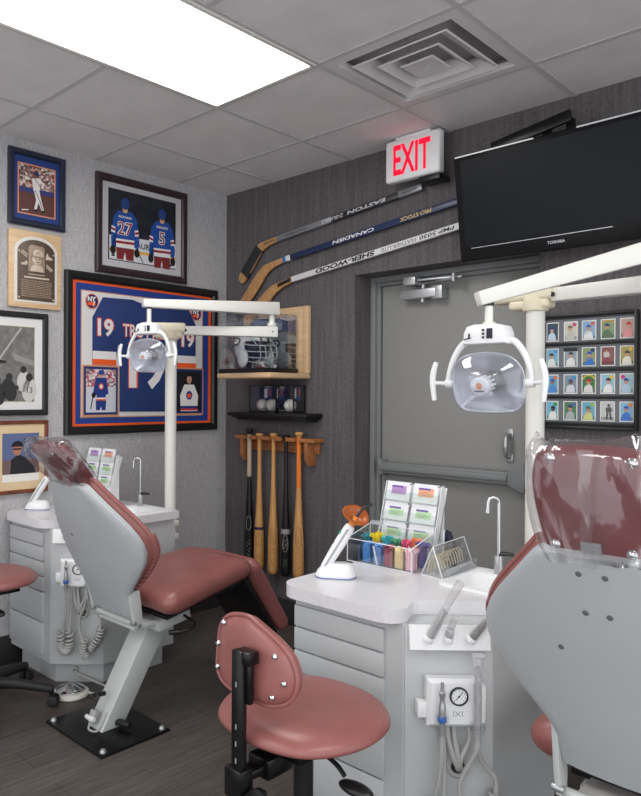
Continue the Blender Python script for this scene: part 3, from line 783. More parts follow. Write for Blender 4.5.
for i, (bg, cap, face, shirt, ex_, lb) in enumerate(cards):
    r_, c_ = divmod(i, 5)
    x0, x1 = colsx[c_]; z0, z1 = rowsz[r_]
    t = MB(); w_, h_ = (x1-x0)/2-0.001, (z1-z0)/2
    t.lohi(F((236, 234, 226)), (-w_, -h_, 0), (w_, h_, 0.0008))
    a = 0.86
    t.rect(F(bg), -w_*a, -h_*0.90, w_*a, h_*0.90, 0.0010)
    rnd = random.Random(i*5+3); ox = (rnd.random()-0.5)*w_*0.4; oz = (rnd.random()-0.5)*h_*0.12
    t.rect(F([int(v*0.75) for v in bg]), -w_*a, -h_*0.90, w_*a, -h_*0.55, 0.0012)
    if ex_ and ex_[0] == 'arch': t.stroke(F(ex_[1]), [(-w_*0.8, h_*0.5), (-w_*0.5, h_*0.78), (0, h_*0.86), (w_*0.5, h_*0.78), (w_*0.8, h_*0.5)], 0.006, 0.0013)
    if ex_ and ex_[0] == 'top': t.rect(F(ex_[1]), -w_, h_*0.62, w_, h_, 0.0013)
    if ex_ and ex_[0] == 'full':
        t.poly(F(shirt), [(ox-0.010, -0.006), (ox-0.012, 0.016), (ox+0.010, 0.018), (ox+0.012, -0.004)], 0.0014)
        t.stroke(F(ex_[1]), [(ox-0.005, -0.006), (ox-0.008, -0.034)], 0.007, 0.0014); t.stroke(F(ex_[1]), [(ox+0.005, -0.006), (ox+0.009, -0.034)], 0.007, 0.0014)
        t.stroke(F(face), [(ox+0.010, 0.014), (ox+0.018, 0.002)], 0.004, 0.0015)
        t.ell(F(face), ox, 0.023+oz, 0.0055, 0.007, 0.0016, 12); t.poly(F(cap), [(ox-0.006, 0.025+oz), (ox+0.008, 0.025+oz), (ox+0.004, 0.031+oz), (ox-0.004, 0.031+oz)], 0.0017)
    else:
        t.poly(F(shirt), [(ox-w_*0.72-ox*0.5, -h_*0.88), (ox-w_*0.55, -0.012), (ox-0.004, -0.002), (ox+0.006, -0.002), (ox+w_*0.52, -0.012), (ox+w_*0.66-ox*0.5, -h_*0.88)], 0.0014)
        t.ell(F(face), ox, 0.009+oz, 0.0085, 0.0115, 0.0016, 14)
        t.poly(F(cap), [(ox-0.0095, 0.012+oz), (ox+0.013, 0.011+oz), (ox+0.009, 0.018+oz), (ox+0.004, 0.023+oz), (ox-0.004, 0.023+oz), (ox-0.009, 0.018+oz)], 0.0018)
        if i in (2, 7, 17): t.stroke(F((190, 150, 110)), [(ox-0.02, -0.02), (ox+0.02, 0.004)], 0.003, 0.0019)
    if ex_ and ex_[0] == 'dot': t.ell(F(ex_[1]), w_*0.52 if i % 2 else -w_*0.52 if i in (6, 9, 14, 19) else w_*0.5, h_*0.66, 0.0085, 0.0085, 0.0019, 14)
    o = t.build('baseball_card'); o.location = ((x0+x1)/2, -0.0142, (z0+z1)/2); o.rotation_euler = BW
    tag(o, lb, 'baseball card', 'baseball cards in the wall frame')

# ------------------------------------------------------------------ framed pictures on the left wall
def frame_parts(t, w_, h_, fwid, depth, m, bev=0.004):
    """four mitred mouldings as one frame, round a picture w_ x h_ centred on the Empty"""
    f = MB(); a, b = w_/2, h_/2; i0, j0 = a-fwid, b-fwid
    P = []
    for (r, q_, z) in ((a, b, 0.001), (a, b, depth*0.8), (a-fwid*0.18, b-fwid*0.18, depth), (i0+fwid*0.25, j0+fwid*0.25, depth*0.92), (i0, j0, depth*0.6), (i0, j0, 0.001)):
        P.append([(-r, -q_, z), (r, -q_, z), (r, q_, z), (-r, q_, z)])
    f.grid(m, P, closev=True); f.build('frame', t, angle=20)
def picture(name, label, cat, y0, y1, z0, z1, fwid, depth, m, group='framed pictures on the grey wall'):
    t = thing(name, label, cat, (0, (y0+y1)/2, (z0+z1)/2), LW, group)
    frame_parts(t, y1-y0, z1-z0, fwid, depth, m)
    return t, (y0+y1)/2, (z0+z1)/2

# batter
t, cy, cz = picture('framed_photograph', 'small framed photo of a batter with dark navy frame and blue mat', 'picture', -1.562, -1.232, 2.292, 2.690, 0.032, 0.026, M['frame_blue'])
m_ = MB(); m_.rect(F((34, 62, 128)), -0.14, -0.175, 0.14, 0.175, 0.008); m_.rect(F((222, 150, 120)), -0.112, -0.137, 0.110, 0.131, 0.0085); m_.build('mat', t)
p = MB(); c1 = crowd_mat('ballpark_crowd', [(196, 186, 180), (150, 130, 124), (92, 74, 72), (206, 150, 130), (226, 222, 216), (120, 90, 84), (170, 70, 66), (60, 50, 54)], 90)
p.rect(c1, -0.104, 0.0, 0.102, 0.124, 0.009); p.rect(F((52, 62, 120)), -0.104, -0.02, 0.102, 0.006, 0.0091); p.rect(F((98, 60, 54)), -0.104, -0.130, 0.102, -0.02, 0.009)
W_ = F((232, 230, 228)); sk = F((120, 80, 64)); blk = F((30, 30, 36))
p.poly(W_, [(-0.032, 0.058), (0.012, 0.066), (0.022, 0.044), (0.012, -0.004), (-0.022, -0.004)], 0.0095)
p.poly(W_, [(-0.022, 0.0), (0.012, 0.0), (0.024, -0.05), (0.040, -0.10), (0.026, -0.104), (0.004, -0.055)], 0.0096)
p.poly(W_, [(-0.020, 0.0), (0.0, -0.004), (0.012, -0.05), (-0.004, -0.104), (-0.018, -0.104), (-0.006, -0.052)], 0.0097)
p.stroke(blk, [(-0.012, -0.002), (0.014, -0.052), (0.032, -0.10)], 0.004, 0.0099); p.stroke(W_, [(0.014, 0.056), (0.034, 0.040), (0.028, 0.016)], 0.012, 0.0098)
p.ell(sk, -0.004, 0.078, 0.012, 0.015, 0.0098); p.ell(F((40, 50, 110)), -0.004, 0.086, 0.014, 0.011, 0.0099)
p.stroke(F((150, 110, 70)), [(0.02, 0.02), (-0.05, 0.098)], 0.005, 0.0100); p.ell(blk, -0.008, -0.108, 0.012, 0.006, 0.0099); p.ell(blk, 0.036, -0.108, 0.012, 0.006, 0.0099)
p.stroke(F((225, 220, 215)), [(-0.09, -0.118), (-0.05, -0.112)], 0.006, 0.0098); p.build('photograph', t)

# bronze plaque
t = thing('wall_plaque', 'bronze portrait plaque on a pale wooden board below the batter photo', 'plaque', (0, -1.408, 2.063), LW)
XL = None
MB().box(M['maple'], (0, 0, 0.011), (0.306, 0.406, 0.02), bevel=0.004).build('board', t)
def arch(wd, z0, z1, zt):
    pts = [(-wd, z0), (wd, z0), (wd, z1)]
    for k in range(1, 12):
        a_ = PI*k/12; pts.append((wd*math.cos(a_), z1+(zt-z1)*math.sin(a_)))
    return pts+[(-wd, z1)]
MB().prism(F((228, 224, 216)), arch(0.125, -0.176, 0.095, 0.176), 0.021, 0.0235, bevel=0.001).build('backing_mat', t)
brz = mat('bronze_dark', (98, 84, 74), 0.45, metal=0.35, var=0.1, vscale=60); brl = mat('bronze_light', (206, 188, 168), 0.45); brm = mat('bronze_mid', (164, 142, 122), 0.45)
b = MB(); b.prism(brz, arch(0.108, -0.164, 0.09, 0.158), 0.0235, 0.027, bevel=0.001)
b.build('plaque_plate', t)
b = MB(); b.prism(brm, [(-0.048, -0.012), (0.046, -0.012), (0.046, 0.11), (0.036, 0.126), (-0.036, 0.130), (-0.048, 0.115)], 0.027, 0.030, bevel=0.001)
b.prism(brl, [(-0.04, -0.01), (0.042, -0.01), (0.030, 0.018), (0.012, 0.028), (-0.012, 0.028), (-0.03, 0.018)], 0.030, 0.033, bevel=0.001)
XF = Matrix.Translation((0, 0.058, 0.030))
b.sph(brl, (0, 0, 0), (0.029, 0.038, 0.010), X=XF); b.prism(brl, [(-0.030, 0.012), (0.034, 0.010), (0.030, 0.034), (0.014, 0.048), (-0.014, 0.048), (-0.029, 0.034)], 0.002, 0.012, X=XF, bevel=0.002)
b.prism(brm, [(-0.034, 0.006), (0.038, 0.004), (0.036, 0.013), (-0.032, 0.014)], 0.009, 0.0135, X=XF, bevel=0.001)
for x in (-0.011, 0.011): b.ell(brz, x, -0.002, 0.006, 0.003, 0.0098, X=XF)
b.poly(brz, [(-0.003, -0.010), (0.003, -0.010), (0.0, -0.002)], 0.0104, X=XF); b.stroke(brz, [(-0.012, -0.018), (0.0, -0.021), (0.012, -0.018)], 0.0028, 0.0094, X=XF)
b.stroke(brz, [(-0.012, 0.020), (0.0, 0.034)], 0.003, 0.0128, X=XF).stroke(brz, [(0.0, 0.034), (0.012, 0.020)], 0.003, 0.0128, X=XF)
b.build('portrait_relief', t)
b = MB()
for p0, p1 in (((-0.092, 0.086), (-0.056, 0.062)), ((-0.085, 0.094), (-0.052, 0.074)), ((0.056, 0.034), (0.094, 0.008)), ((0.056, 0.022), (0.088, 0.000))): b.stroke(brl, [p0, p1], 0.006, 0.0285)
b.prism(brl, [(-0.088, 0.018), (-0.056, 0.020), (-0.050, 0.034), (-0.062, 0.044), (-0.070, 0.034), (-0.09, 0.028)], 0.027, 0.030, bevel=0.001); b.prism(brl, [(0.052, 0.060), (0.094, 0.062), (0.086, 0.074), (0.070, 0.080), (0.060, 0.098), (0.054, 0.080)], 0.027, 0.030, bevel=0.001)
b.build('ornament', t)
b = MB(); b.stroke(brl, [(-0.048, -0.026), (0.048, -0.026)], 0.004, 0.0275); b.stroke(brl, [(-0.072, -0.043), (0.074, -0.043)], 0.009, 0.0275)
rnd = random.Random(4)
for i in range(10):
    zz = -0.060-i*0.0092; x = -0.088
    while x < 0.086:
        l_ = 0.006+rnd.random()*0.014; b.stroke(brm, [(x, zz), (min(x+l_, 0.09), zz)], 0.0045, 0.0275); x += l_+0.003
for x in (-0.1, 0.1):
    for y in (-0.152, 0.09): b.ell(brl, x, y, 0.005, 0.005, 0.0276)
b.build('inscription', t, label='raised lines of small lettering')

# two hockey players
t, cy, cz = picture('framed_photograph', 'dark framed photo of two hockey players from behind with white mat, above the jersey', 'picture', -1.034, -0.364, 2.105, 2.676, 0.042, 0.030, M['frame_brown'])
m_ = MB(); m_.rect(F((196, 194, 198)), -0.30, -0.25, 0.30, 0.25, 0.010); m_.rect(F((40, 40, 48)), -0.250, -0.203, 0.250, 0.212, 0.0106); m_.build('mat', t)
def L_(y, z): return (y-cy, z-cz)
p = MB(); Z0 = 0.0112
p.rect(mat('arena_dark', (34, 38, 46), 0.35, var=0.5, vscale=16), *L_(-0.941, 2.33), *L_(-0.449, 2.598), Z0)
p.poly(F((214, 216, 220)), [L_(-0.941, 2.33), L_(-0.449, 2.345), L_(-0.449, 2.193), L_(-0.941, 2.193)], Z0+0.0003)
p.poly(F((230, 170, 50)), [L_(-0.941, 2.256), L_(-0.449, 2.264), L_(-0.449, 2.250), L_(-0.941, 2.240)], Z0+0.0006)
p.text(F((40, 44, 60)), 'AUR', *L_(-0.70, 2.295), 0.035, Z0+0.0006, bold=0.02)
blue = F((36, 78, 158)); red = F((150, 40, 50)); wh = F((232, 230, 230)); mar = F((124, 44, 48))
def player(bx, hz_, name_, num, k):
    def q_(x, z): return L_(bx+x, hz_+z)
    z = Z0+0.001
    p.poly(mar, [q_(-0.062, -0.235), q_(0.066, -0.232), q_(0.062, -0.318), q_(0.010, -0.318), q_(0.0, -0.272), q_(-0.012, -0.318), q_(-0.058, -0.318)], z)
    p.poly(blue, [q_(-0.05, -0.035), q_(0.05, -0.030), q_(0.085, -0.075), q_(0.104, -0.20), q_(0.096, -0.245), q_(0.062, -0.235), q_(0.07, -0.15), q_(0.066, -0.247), q_(-0.062, -0.250), q_(-0.066, -0.15), q_(-0.06, -0.245), q_(-0.096, -0.255), q_(-0.098, -0.20), q_(-0.082, -0.078)], z+0.0003)
    p.poly(wh, [q_(-0.065, -0.20), q_(0.067, -0.195), q_(0.066, -0.247), q_(-0.062, -0.250)], z+0.0006)
    p.poly(red, [q_(-0.065, -0.212), q_(0.067, -0.207), q_(0.067, -0.222), q_(-0.064, -0.227)], z+0.0009)
    for s in (-1, 1):
        p.poly(wh, [q_(s*0.068, -0.135), q_(s*0.094, -0.128), q_(s*0.099, -0.165), q_(s*0.070, -0.170)], z+0.0006)
        p.poly(red, [q_(s*0.069, -0.146), q_(s*0.096, -0.139), q_(s*0.098, -0.153), q_(s*0.070, -0.159)], z+0.0009)
        p.ell(blk, *q_(s*0.085, -0.268), 0.020, 0.026, z+0.0009)
    p.text(wh, name_, *q_(0.0, -0.068), 0.014, z+0.0009, width=0.09, bold=0.02)
    p.text(wh, num, *q_(0.0, -0.135), 0.082, z+0.0008, bold=0.05); p.text(red, num, *q_(0.0, -0.135), 0.074, z+0.0012, bold=0.0)
    p.ell(F((200, 150, 120)), *q_(0.0, -0.025), 0.018, 0.02, z+0.0006); p.ell(F((38, 66, 134)), *q_(0.0, 0.012), 0.029, 0.034, z+0.0009); p.stroke(F((210, 200, 120)), [q_(-0.012, -0.034), q_(0.014, -0.034)], 0.006, z+0.0010)
player(-0.832, 2.515, 'McDONAGH', '27', 0); player(-0.558, 2.500, 'GIRARDI', '5', 1)
p.stroke(blk, [L_(-0.735, 2.25), L_(-0.70, 2.196)], 0.006, Z0+0.002); p.ell(F((70, 70, 80)), *L_(-0.915, 2.215), 0.014, 0.007, Z0+0.001); p.rect(blk, *L_(-0.50, 2.20), *L_(-0.485, 2.215), Z0+0.002)
p.build('photograph', t)

# framed jersey
t, cy, cz = picture('framed_jersey', 'large black frame with a blue and orange number 19 hockey jersey', 'picture', -1.230, -0.101, 1.178, 2.091, 0.046, 0.034, M['frame_black'])
ora = F((240, 96, 40)); ibl = F((38, 66, 142)); navy = mat('jersey_knit', (34, 56, 112), 0.8, bump=0.2, bscale=500)
m_ = MB(); m_.rect(ora, -0.53, -0.425, 0.53, 0.425, 0.0095); m_.rect(ibl, -0.494, -0.396, 0.494, 0.396, 0.0104)
m_.rect(F((214, 160, 120)), *L_(-1.128, 1.272), *L_(-0.220, 1.992), 0.0114); m_.rect(F((226, 224, 222)), *L_(-1.122, 1.278), *L_(-0.226, 1.986), 0.0120); m_.build('mat', t)
j = MB()
out = [L_(*q_) for q_ in ((-0.985, 1.962), (-0.78, 1.968), (-0.73, 1.955), (-0.67, 1.948), (-0.61, 1.955), (-0.56, 1.968), (-0.355, 1.968), (-0.284, 1.85), (-0.284, 1.580), (-0.436, 1.580), (-0.455, 1.69), (-0.470, 1.70), (-0.470, 1.300), (-0.867, 1.305), (-0.869, 1.70), (-0.882, 1.69), (-0.895, 1.575), (-1.054, 1.575), (-1.054, 1.842))]
j.prism(navy, out, 0.0122, 0.018, bevel=0.002)
for y0_, y1_ in ((-1.055, -0.8935), (-0.4375, -0.283)):
    j.rect(wh, *L_(y0_, 1.600), *L_(y1_, 1.652), 0.0186); j.rect(ora, *L_(y0_, 1.574), *L_(y1_, 1.606), 0.0190)
j.build('jersey', t)
n_ = MB()
def num(s, y, z, h, wd, b=0.03):
    n_.text(ora, s, *L_(y, z), h+0.012, 0.0188, width=wd+0.012, bold=b+0.03); n_.text(wh, s, *L_(y, z), h, 0.0194, width=wd, bold=b)
num('19', -0.968, 1.788, 0.10, 0.105); num('19', -0.352, 1.755, 0.095, 0.10); num('19', -0.668, 1.575, 0.275, 0.27)
n_.text(ora, 'TROTTIER', *L_(-0.672, 1.783), 0.082, 0.0188, width=0.36, bold=0.05); n_.text(wh, 'TROTTIER', *L_(-0.672, 1.783), 0.074, 0.0194, width=0.35, bold=0.01)
n_.build('lettering', t, label='white and orange numbers and name')
def patch(y, z, r):
    e = MB(); e.ell(ora, *L_(y, z), r, r, 0.0196); e.ell(F((30, 44, 92)), *L_(y, z), r*0.9, r*0.9, 0.0202)
    e.poly(ora, [L_(y-r*0.8, z-r*0.3), L_(y-r*0.1, z-r*0.05), L_(y+r*0.6, z-r*0.05), L_(y+r*0.4, z-r*0.35), L_(y+r*0.7, z-r*0.5), L_(y, z-r*0.6), L_(y-r*0.6, z-r*0.55)], 0.0206)
    e.text(wh, 'NY', *L_(y-r*0.05, z+r*0.28), r*0.7, 0.0208, bold=0.05); e.stroke(wh, [L_(y+r*0.15, z-r*0.65), L_(y+r*0.4, z+0.0)], r*0.16, 0.0209)
    e.build('team_patch', t)
patch(-1.060, 1.932, 0.042); patch(-0.282, 1.925, 0.042)
def inset(y0_, y1_, z0_, z1_, home):
    i_ = MB(); i_.rect(F((214, 150, 110)), *L_(y0_-0.008, z0_-0.008), *L_(y1_+0.008, z1_+0.008), 0.0192); i_.rect(F((34, 52, 110)), *L_(y0_, z0_), *L_(y1_, z1_), 0.0198)
    y0_ += 0.014; y1_ -= 0.014; z0_ += 0.014; z1_ -= 0.014; yc = (y0_+y1_)/2; z = 0.0204
    if home:
        i_.rect(F((206, 208, 216)), *L_(y0_, z0_), *L_(y1_, z1_-0.10), z); i_.rect(crowd_mat('rink_crowd', [(200, 190, 190), (170, 120, 130), (226, 220, 220), (110, 96, 110), (190, 90, 96)], 80), *L_(y0_, z1_-0.10), *L_(y1_, z1_), z)
        c = F((38, 58, 130))
        i_.poly(c, [L_(yc-0.035, 1.50), L_(yc+0.035, 1.50), L_(yc+0.05, 1.41), L_(yc+0.03, 1.40), L_(yc+0.034, 1.355), L_(yc-0.036, 1.355), L_(yc-0.03, 1.40), L_(yc-0.055, 1.41)], z+0.0004)
        i_.poly(c, [L_(yc-0.036, 1.36), L_(yc+0.034, 1.36), L_(yc+0.03, z0_+0.012), L_(yc+0.006, z0_+0.012), L_(yc, 1.335), L_(yc-0.01, z0_+0.012), L_(yc-0.034, z0_+0.012)], z+0.0004)
        i_.ell(ora, *L_(yc, 1.45), 0.016, 0.018, z+0.0008); i_.ell(wh, *L_(yc, 1.45), 0.010, 0.011, z+0.0010)
        i_.rect(wh, *L_(yc-0.035, 1.378), *L_(yc+0.034, 1.386), z+0.0008); i_.rect(ora, *L_(yc-0.035, 1.370), *L_(yc+0.034, 1.378), z+0.0008)
        i_.ell(F((206, 160, 136)), *L_(yc, 1.517), 0.014, 0.018, z+0.0008); i_.ell(F((38, 66, 150)), *L_(yc, 1.530), 0.018, 0.015, z+0.0010)
        i_.stroke(blk, [L_(yc-0.05, 1.41), L_(yc-0.07, 1.32)], 0.006, z+0.001); i_.ell(blk, *L_(yc-0.05, 1.40), 0.014, 0.016, z+0.001)
    else:
        i_.rect(F((30, 30, 34)), *L_(y0_, z0_), *L_(y1_, z1_), z)
        i_.poly(wh, [L_(yc-0.04, 1.47), L_(yc+0.04, 1.47), L_(yc+0.075, 1.40), L_(yc+0.07, 1.33), L_(yc-0.07, 1.33), L_(yc-0.075, 1.40)], z+0.0004)
        i_.rect(F((38, 58, 130)), *L_(yc-0.07, 1.318), *L_(yc+0.07, 1.335), z+0.0006); i_.rect(F((210, 50, 50)), *L_(yc-0.07, 1.306), *L_(yc+0.07, 1.318), z+0.0006); i_.rect(wh, *L_(yc-0.07, z0_), *L_(yc+0.07, 1.306), z+0.0006)
        i_.ell(F((38, 58, 130)), *L_(yc, 1.402), 0.026, 0.028, z+0.0008); i_.ell(ora, *L_(yc, 1.400), 0.016, 0.014, z+0.0010)
        i_.ell(F((206, 156, 130)), *L_(yc, 1.503), 0.020, 0.027, z+0.0008); i_.poly(F((40, 30, 28)), [L_(yc-0.024, 1.498), L_(yc-0.02, 1.535), L_(yc+0.02, 1.535), L_(yc+0.024, 1.498), L_(yc+0.014, 1.522), L_(yc-0.014, 1.522)], z+0.0011); i_.stroke(F((40, 30, 28)), [L_(yc-0.01, 1.494), L_(yc+0.01, 1.494)], 0.004, z+0.0011)
    i_.build('inset_photo', t)
inset(-1.112, -0.884, 1.288, 1.562, True); inset(-0.452, -0.228, 1.288, 1.568, False)

# black and white photo
t, cy, cz = picture('framed_photograph', 'black framed black-and-white photo of players seen from above, wide white mat', 'picture', -2.02, -1.334, 1.292, 1.834, 0.030, 0.028, M['frame_black'])
m_ = MB(); m_.rect(F((228, 228, 226)), -0.32, -0.25, 0.32, 0.25, 0.010); m_.rect(F((206, 204, 160)), *L_(-1.945, 1.362), *L_(-1.408, 1.760), 0.0106); m_.build('mat', t)
p = MB(); z = 0.0112
p.rect(mat('photo_turf_grey', (120, 118, 116), 0.4, var=0.25, vscale=40), *L_(-1.942, 1.365), *L_(-1.411, 1.757), z)
gl = F((176, 174, 170)); gd = F((50, 50, 50)); gw = F((206, 204, 200))
p.stroke(gl, [L_(-1.72, 1.47), L_(-1.61, 1.58), L_(-1.486, 1.752)], 0.010, z+0.0004); p.poly(F((150, 148, 145)), [L_(-1.54, 1.62), L_(-1.411, 1.58), L_(-1.411, 1.55), L_(-1.52, 1.58)], z+0.0002)
for y_, z_, k, dkk in ((-1.473, 1.50, 1.0, 0), (-1.552, 1.455, 1.1, 1), (-1.44, 1.455, 1.15, 0), (-1.62, 1.44, 1.2, 1), (-1.70, 1.45, 1.0, 0), (-1.80, 1.47, 1.1, 1)):
    p.ell(gd if dkk else gw, *L_(y_, z_-0.03), 0.036*k, 0.055*k, z+0.0008, rot=0.3 if dkk else -0.1); p.ell(gd, *L_(y_, z_+0.033*k), 0.017*k, 0.019*k, z+0.0012)
p.stroke(gd, [L_(-1.60, 1.42), L_(-1.50, 1.44)], 0.02, z+0.0013); p.text(gd, '13', *L_(-1.438, 1.425), 0.03, z+0.0016)
p.ell(gd, *L_(-1.60, 1.57), 0.035, 0.009, z+0.0008); p.stroke(gd, [L_(-1.66, 1.60), L_(-1.60, 1.572)], 0.01, z+0.0008); p.build('photograph', t)

# portrait at the lower left
t, cy, cz = picture('framed_photograph', 'wood framed photo of a person in dark jacket and cap, behind the near headrest of far chair', 'picture', -1.645, -1.329, 0.882, 1.265, 0.020, 0.022, M['frame_wood'])
t['label'] = 'cherry wood framed photo with cream mat, partly behind the plastic covered headrest'
m_ = MB(); m_.rect(F((226, 200, 160)), -0.145, -0.18, 0.145, 0.18, 0.009); m_.rect(F((236, 234, 228)), *L_(-1.588, 0.945), *L_(-1.380, 1.002), 0.0095); m_.build('mat', t)
p = MB(); z = 0.0100
p.rect(F((96, 110, 150)), *L_(-1.588, 0.985), *L_(-1.380, 1.198), z); p.rect(F((120, 96, 96)), *L_(-1.588, 0.985), *L_(-1.380, 1.06), z+0.0003)
p.poly(F((40, 38, 44)), [L_(-1.545, 0.986), L_(-1.540, 1.06), L_(-1.50, 1.09), L_(-1.46, 1.07), L_(-1.41, 1.02), L_(-1.40, 0.986)], z+0.0006)
p.ell(F((180, 124, 100)), *L_(-1.505, 1.115), 0.026, 0.034, z+0.0009); p.poly(F((36, 34, 40)), [L_(-1.54, 1.128), L_(-1.47, 1.128), L_(-1.478, 1.15), L_(-1.50, 1.160), L_(-1.528, 1.152)], z+0.0012); p.rect(blk, *L_(-1.53, 1.112), *L_(-1.482, 1.120), z+0.0013)
p.build('photograph', t)

# ------------------------------------------------------------------ cushions
def cushion(mb, m, outline, th, power=6.0, mid=None, X=None, centre=(0, 0), th2=None, soft=2.0):
    """an upholstered pad: star-shaped outline (x, y), rounded rim, thickness th along z"""
    rs = [0.0, 0.3, 0.55, 0.75, 0.87, 0.94, 0.975, 0.993, 1.0]
    n = len(outline); bm = bmesh.new(); rings = []
    def pt(r, k, s):
        x = centre[0]+(outline[k][0]-centre[0])*r; y = centre[1]+(outline[k][1]-centre[1])*r
        h = (th if s > 0 or th2 is None else th2)/2*max(0.0, 1-r**power)**(1/soft)
        return (x, y, (mid(x, y) if mid else 0)+s*h)
    seq = [(r, 1) for r in rs]+[(r, -1) for r in rs[-2::-1]]
    for r, s in seq:
        if r == 0.0: rings.append([bm.verts.new(pt(0, 0, s))])
        else: rings.append([bm.verts.new(pt(r, k, s)) for k in range(n)])
    for a, b in zip(rings, rings[1:]):
        for k in range(n):
            k2 = (k+1) % n
            if len(a) == 1: bm.faces.new((a[0], b[k], b[k2]))
            elif len(b) == 1: bm.faces.new((a[k], b[0], a[k2]))
            else: bm.faces.new((a[k], b[k], b[k2], a[k2]))
    bmesh.ops.recalc_face_normals(bm, faces=bm.faces)
    return mb._add(bm, m, X)
def smooth_loop(pts, sub=6):
    n = len(pts); out = []
    for i in range(n):
        a, b, c, d = [Vector(pts[(i+k) % n]) for k in (-1, 0, 1, 2)]
        for k in range(sub):
            t = k/sub
            out.append(tuple(0.5*((2*b)+(c-a)*t+(2*a-5*b+4*c-d)*t*t+(3*b-a-3*c+d)*t**3)))
    return out
def rrect(w0, w1, y0, y1, r, n=7):
    """rounded trapezoid: half width w0 at y0, w1 at y1"""
    out = []
    for (cx_, cy_, a0) in ((w1-r, y1-r, 0), (-w1+r, y1-r, 90), (-w0+r, y0+r, 180), (w0-r, y0+r, 270)):
        for k in range(n+1):
            a_ = R(a0+90*k/n); out.append((cx_+r*math.cos(a_), cy_+r*math.sin(a_)))
    # straight runs get extra points so that the pad stays even
    res = []
    for i in range(len(out)):
        p, q_ = Vector(out[i]), Vector(out[(i+1) % len(out)]); res.append(tuple(p)); L = (q_-p).length
        k = int(L/0.04)
        for j in range(1, k): res.append(tuple(p+(q_-p)*j/k))
    return res

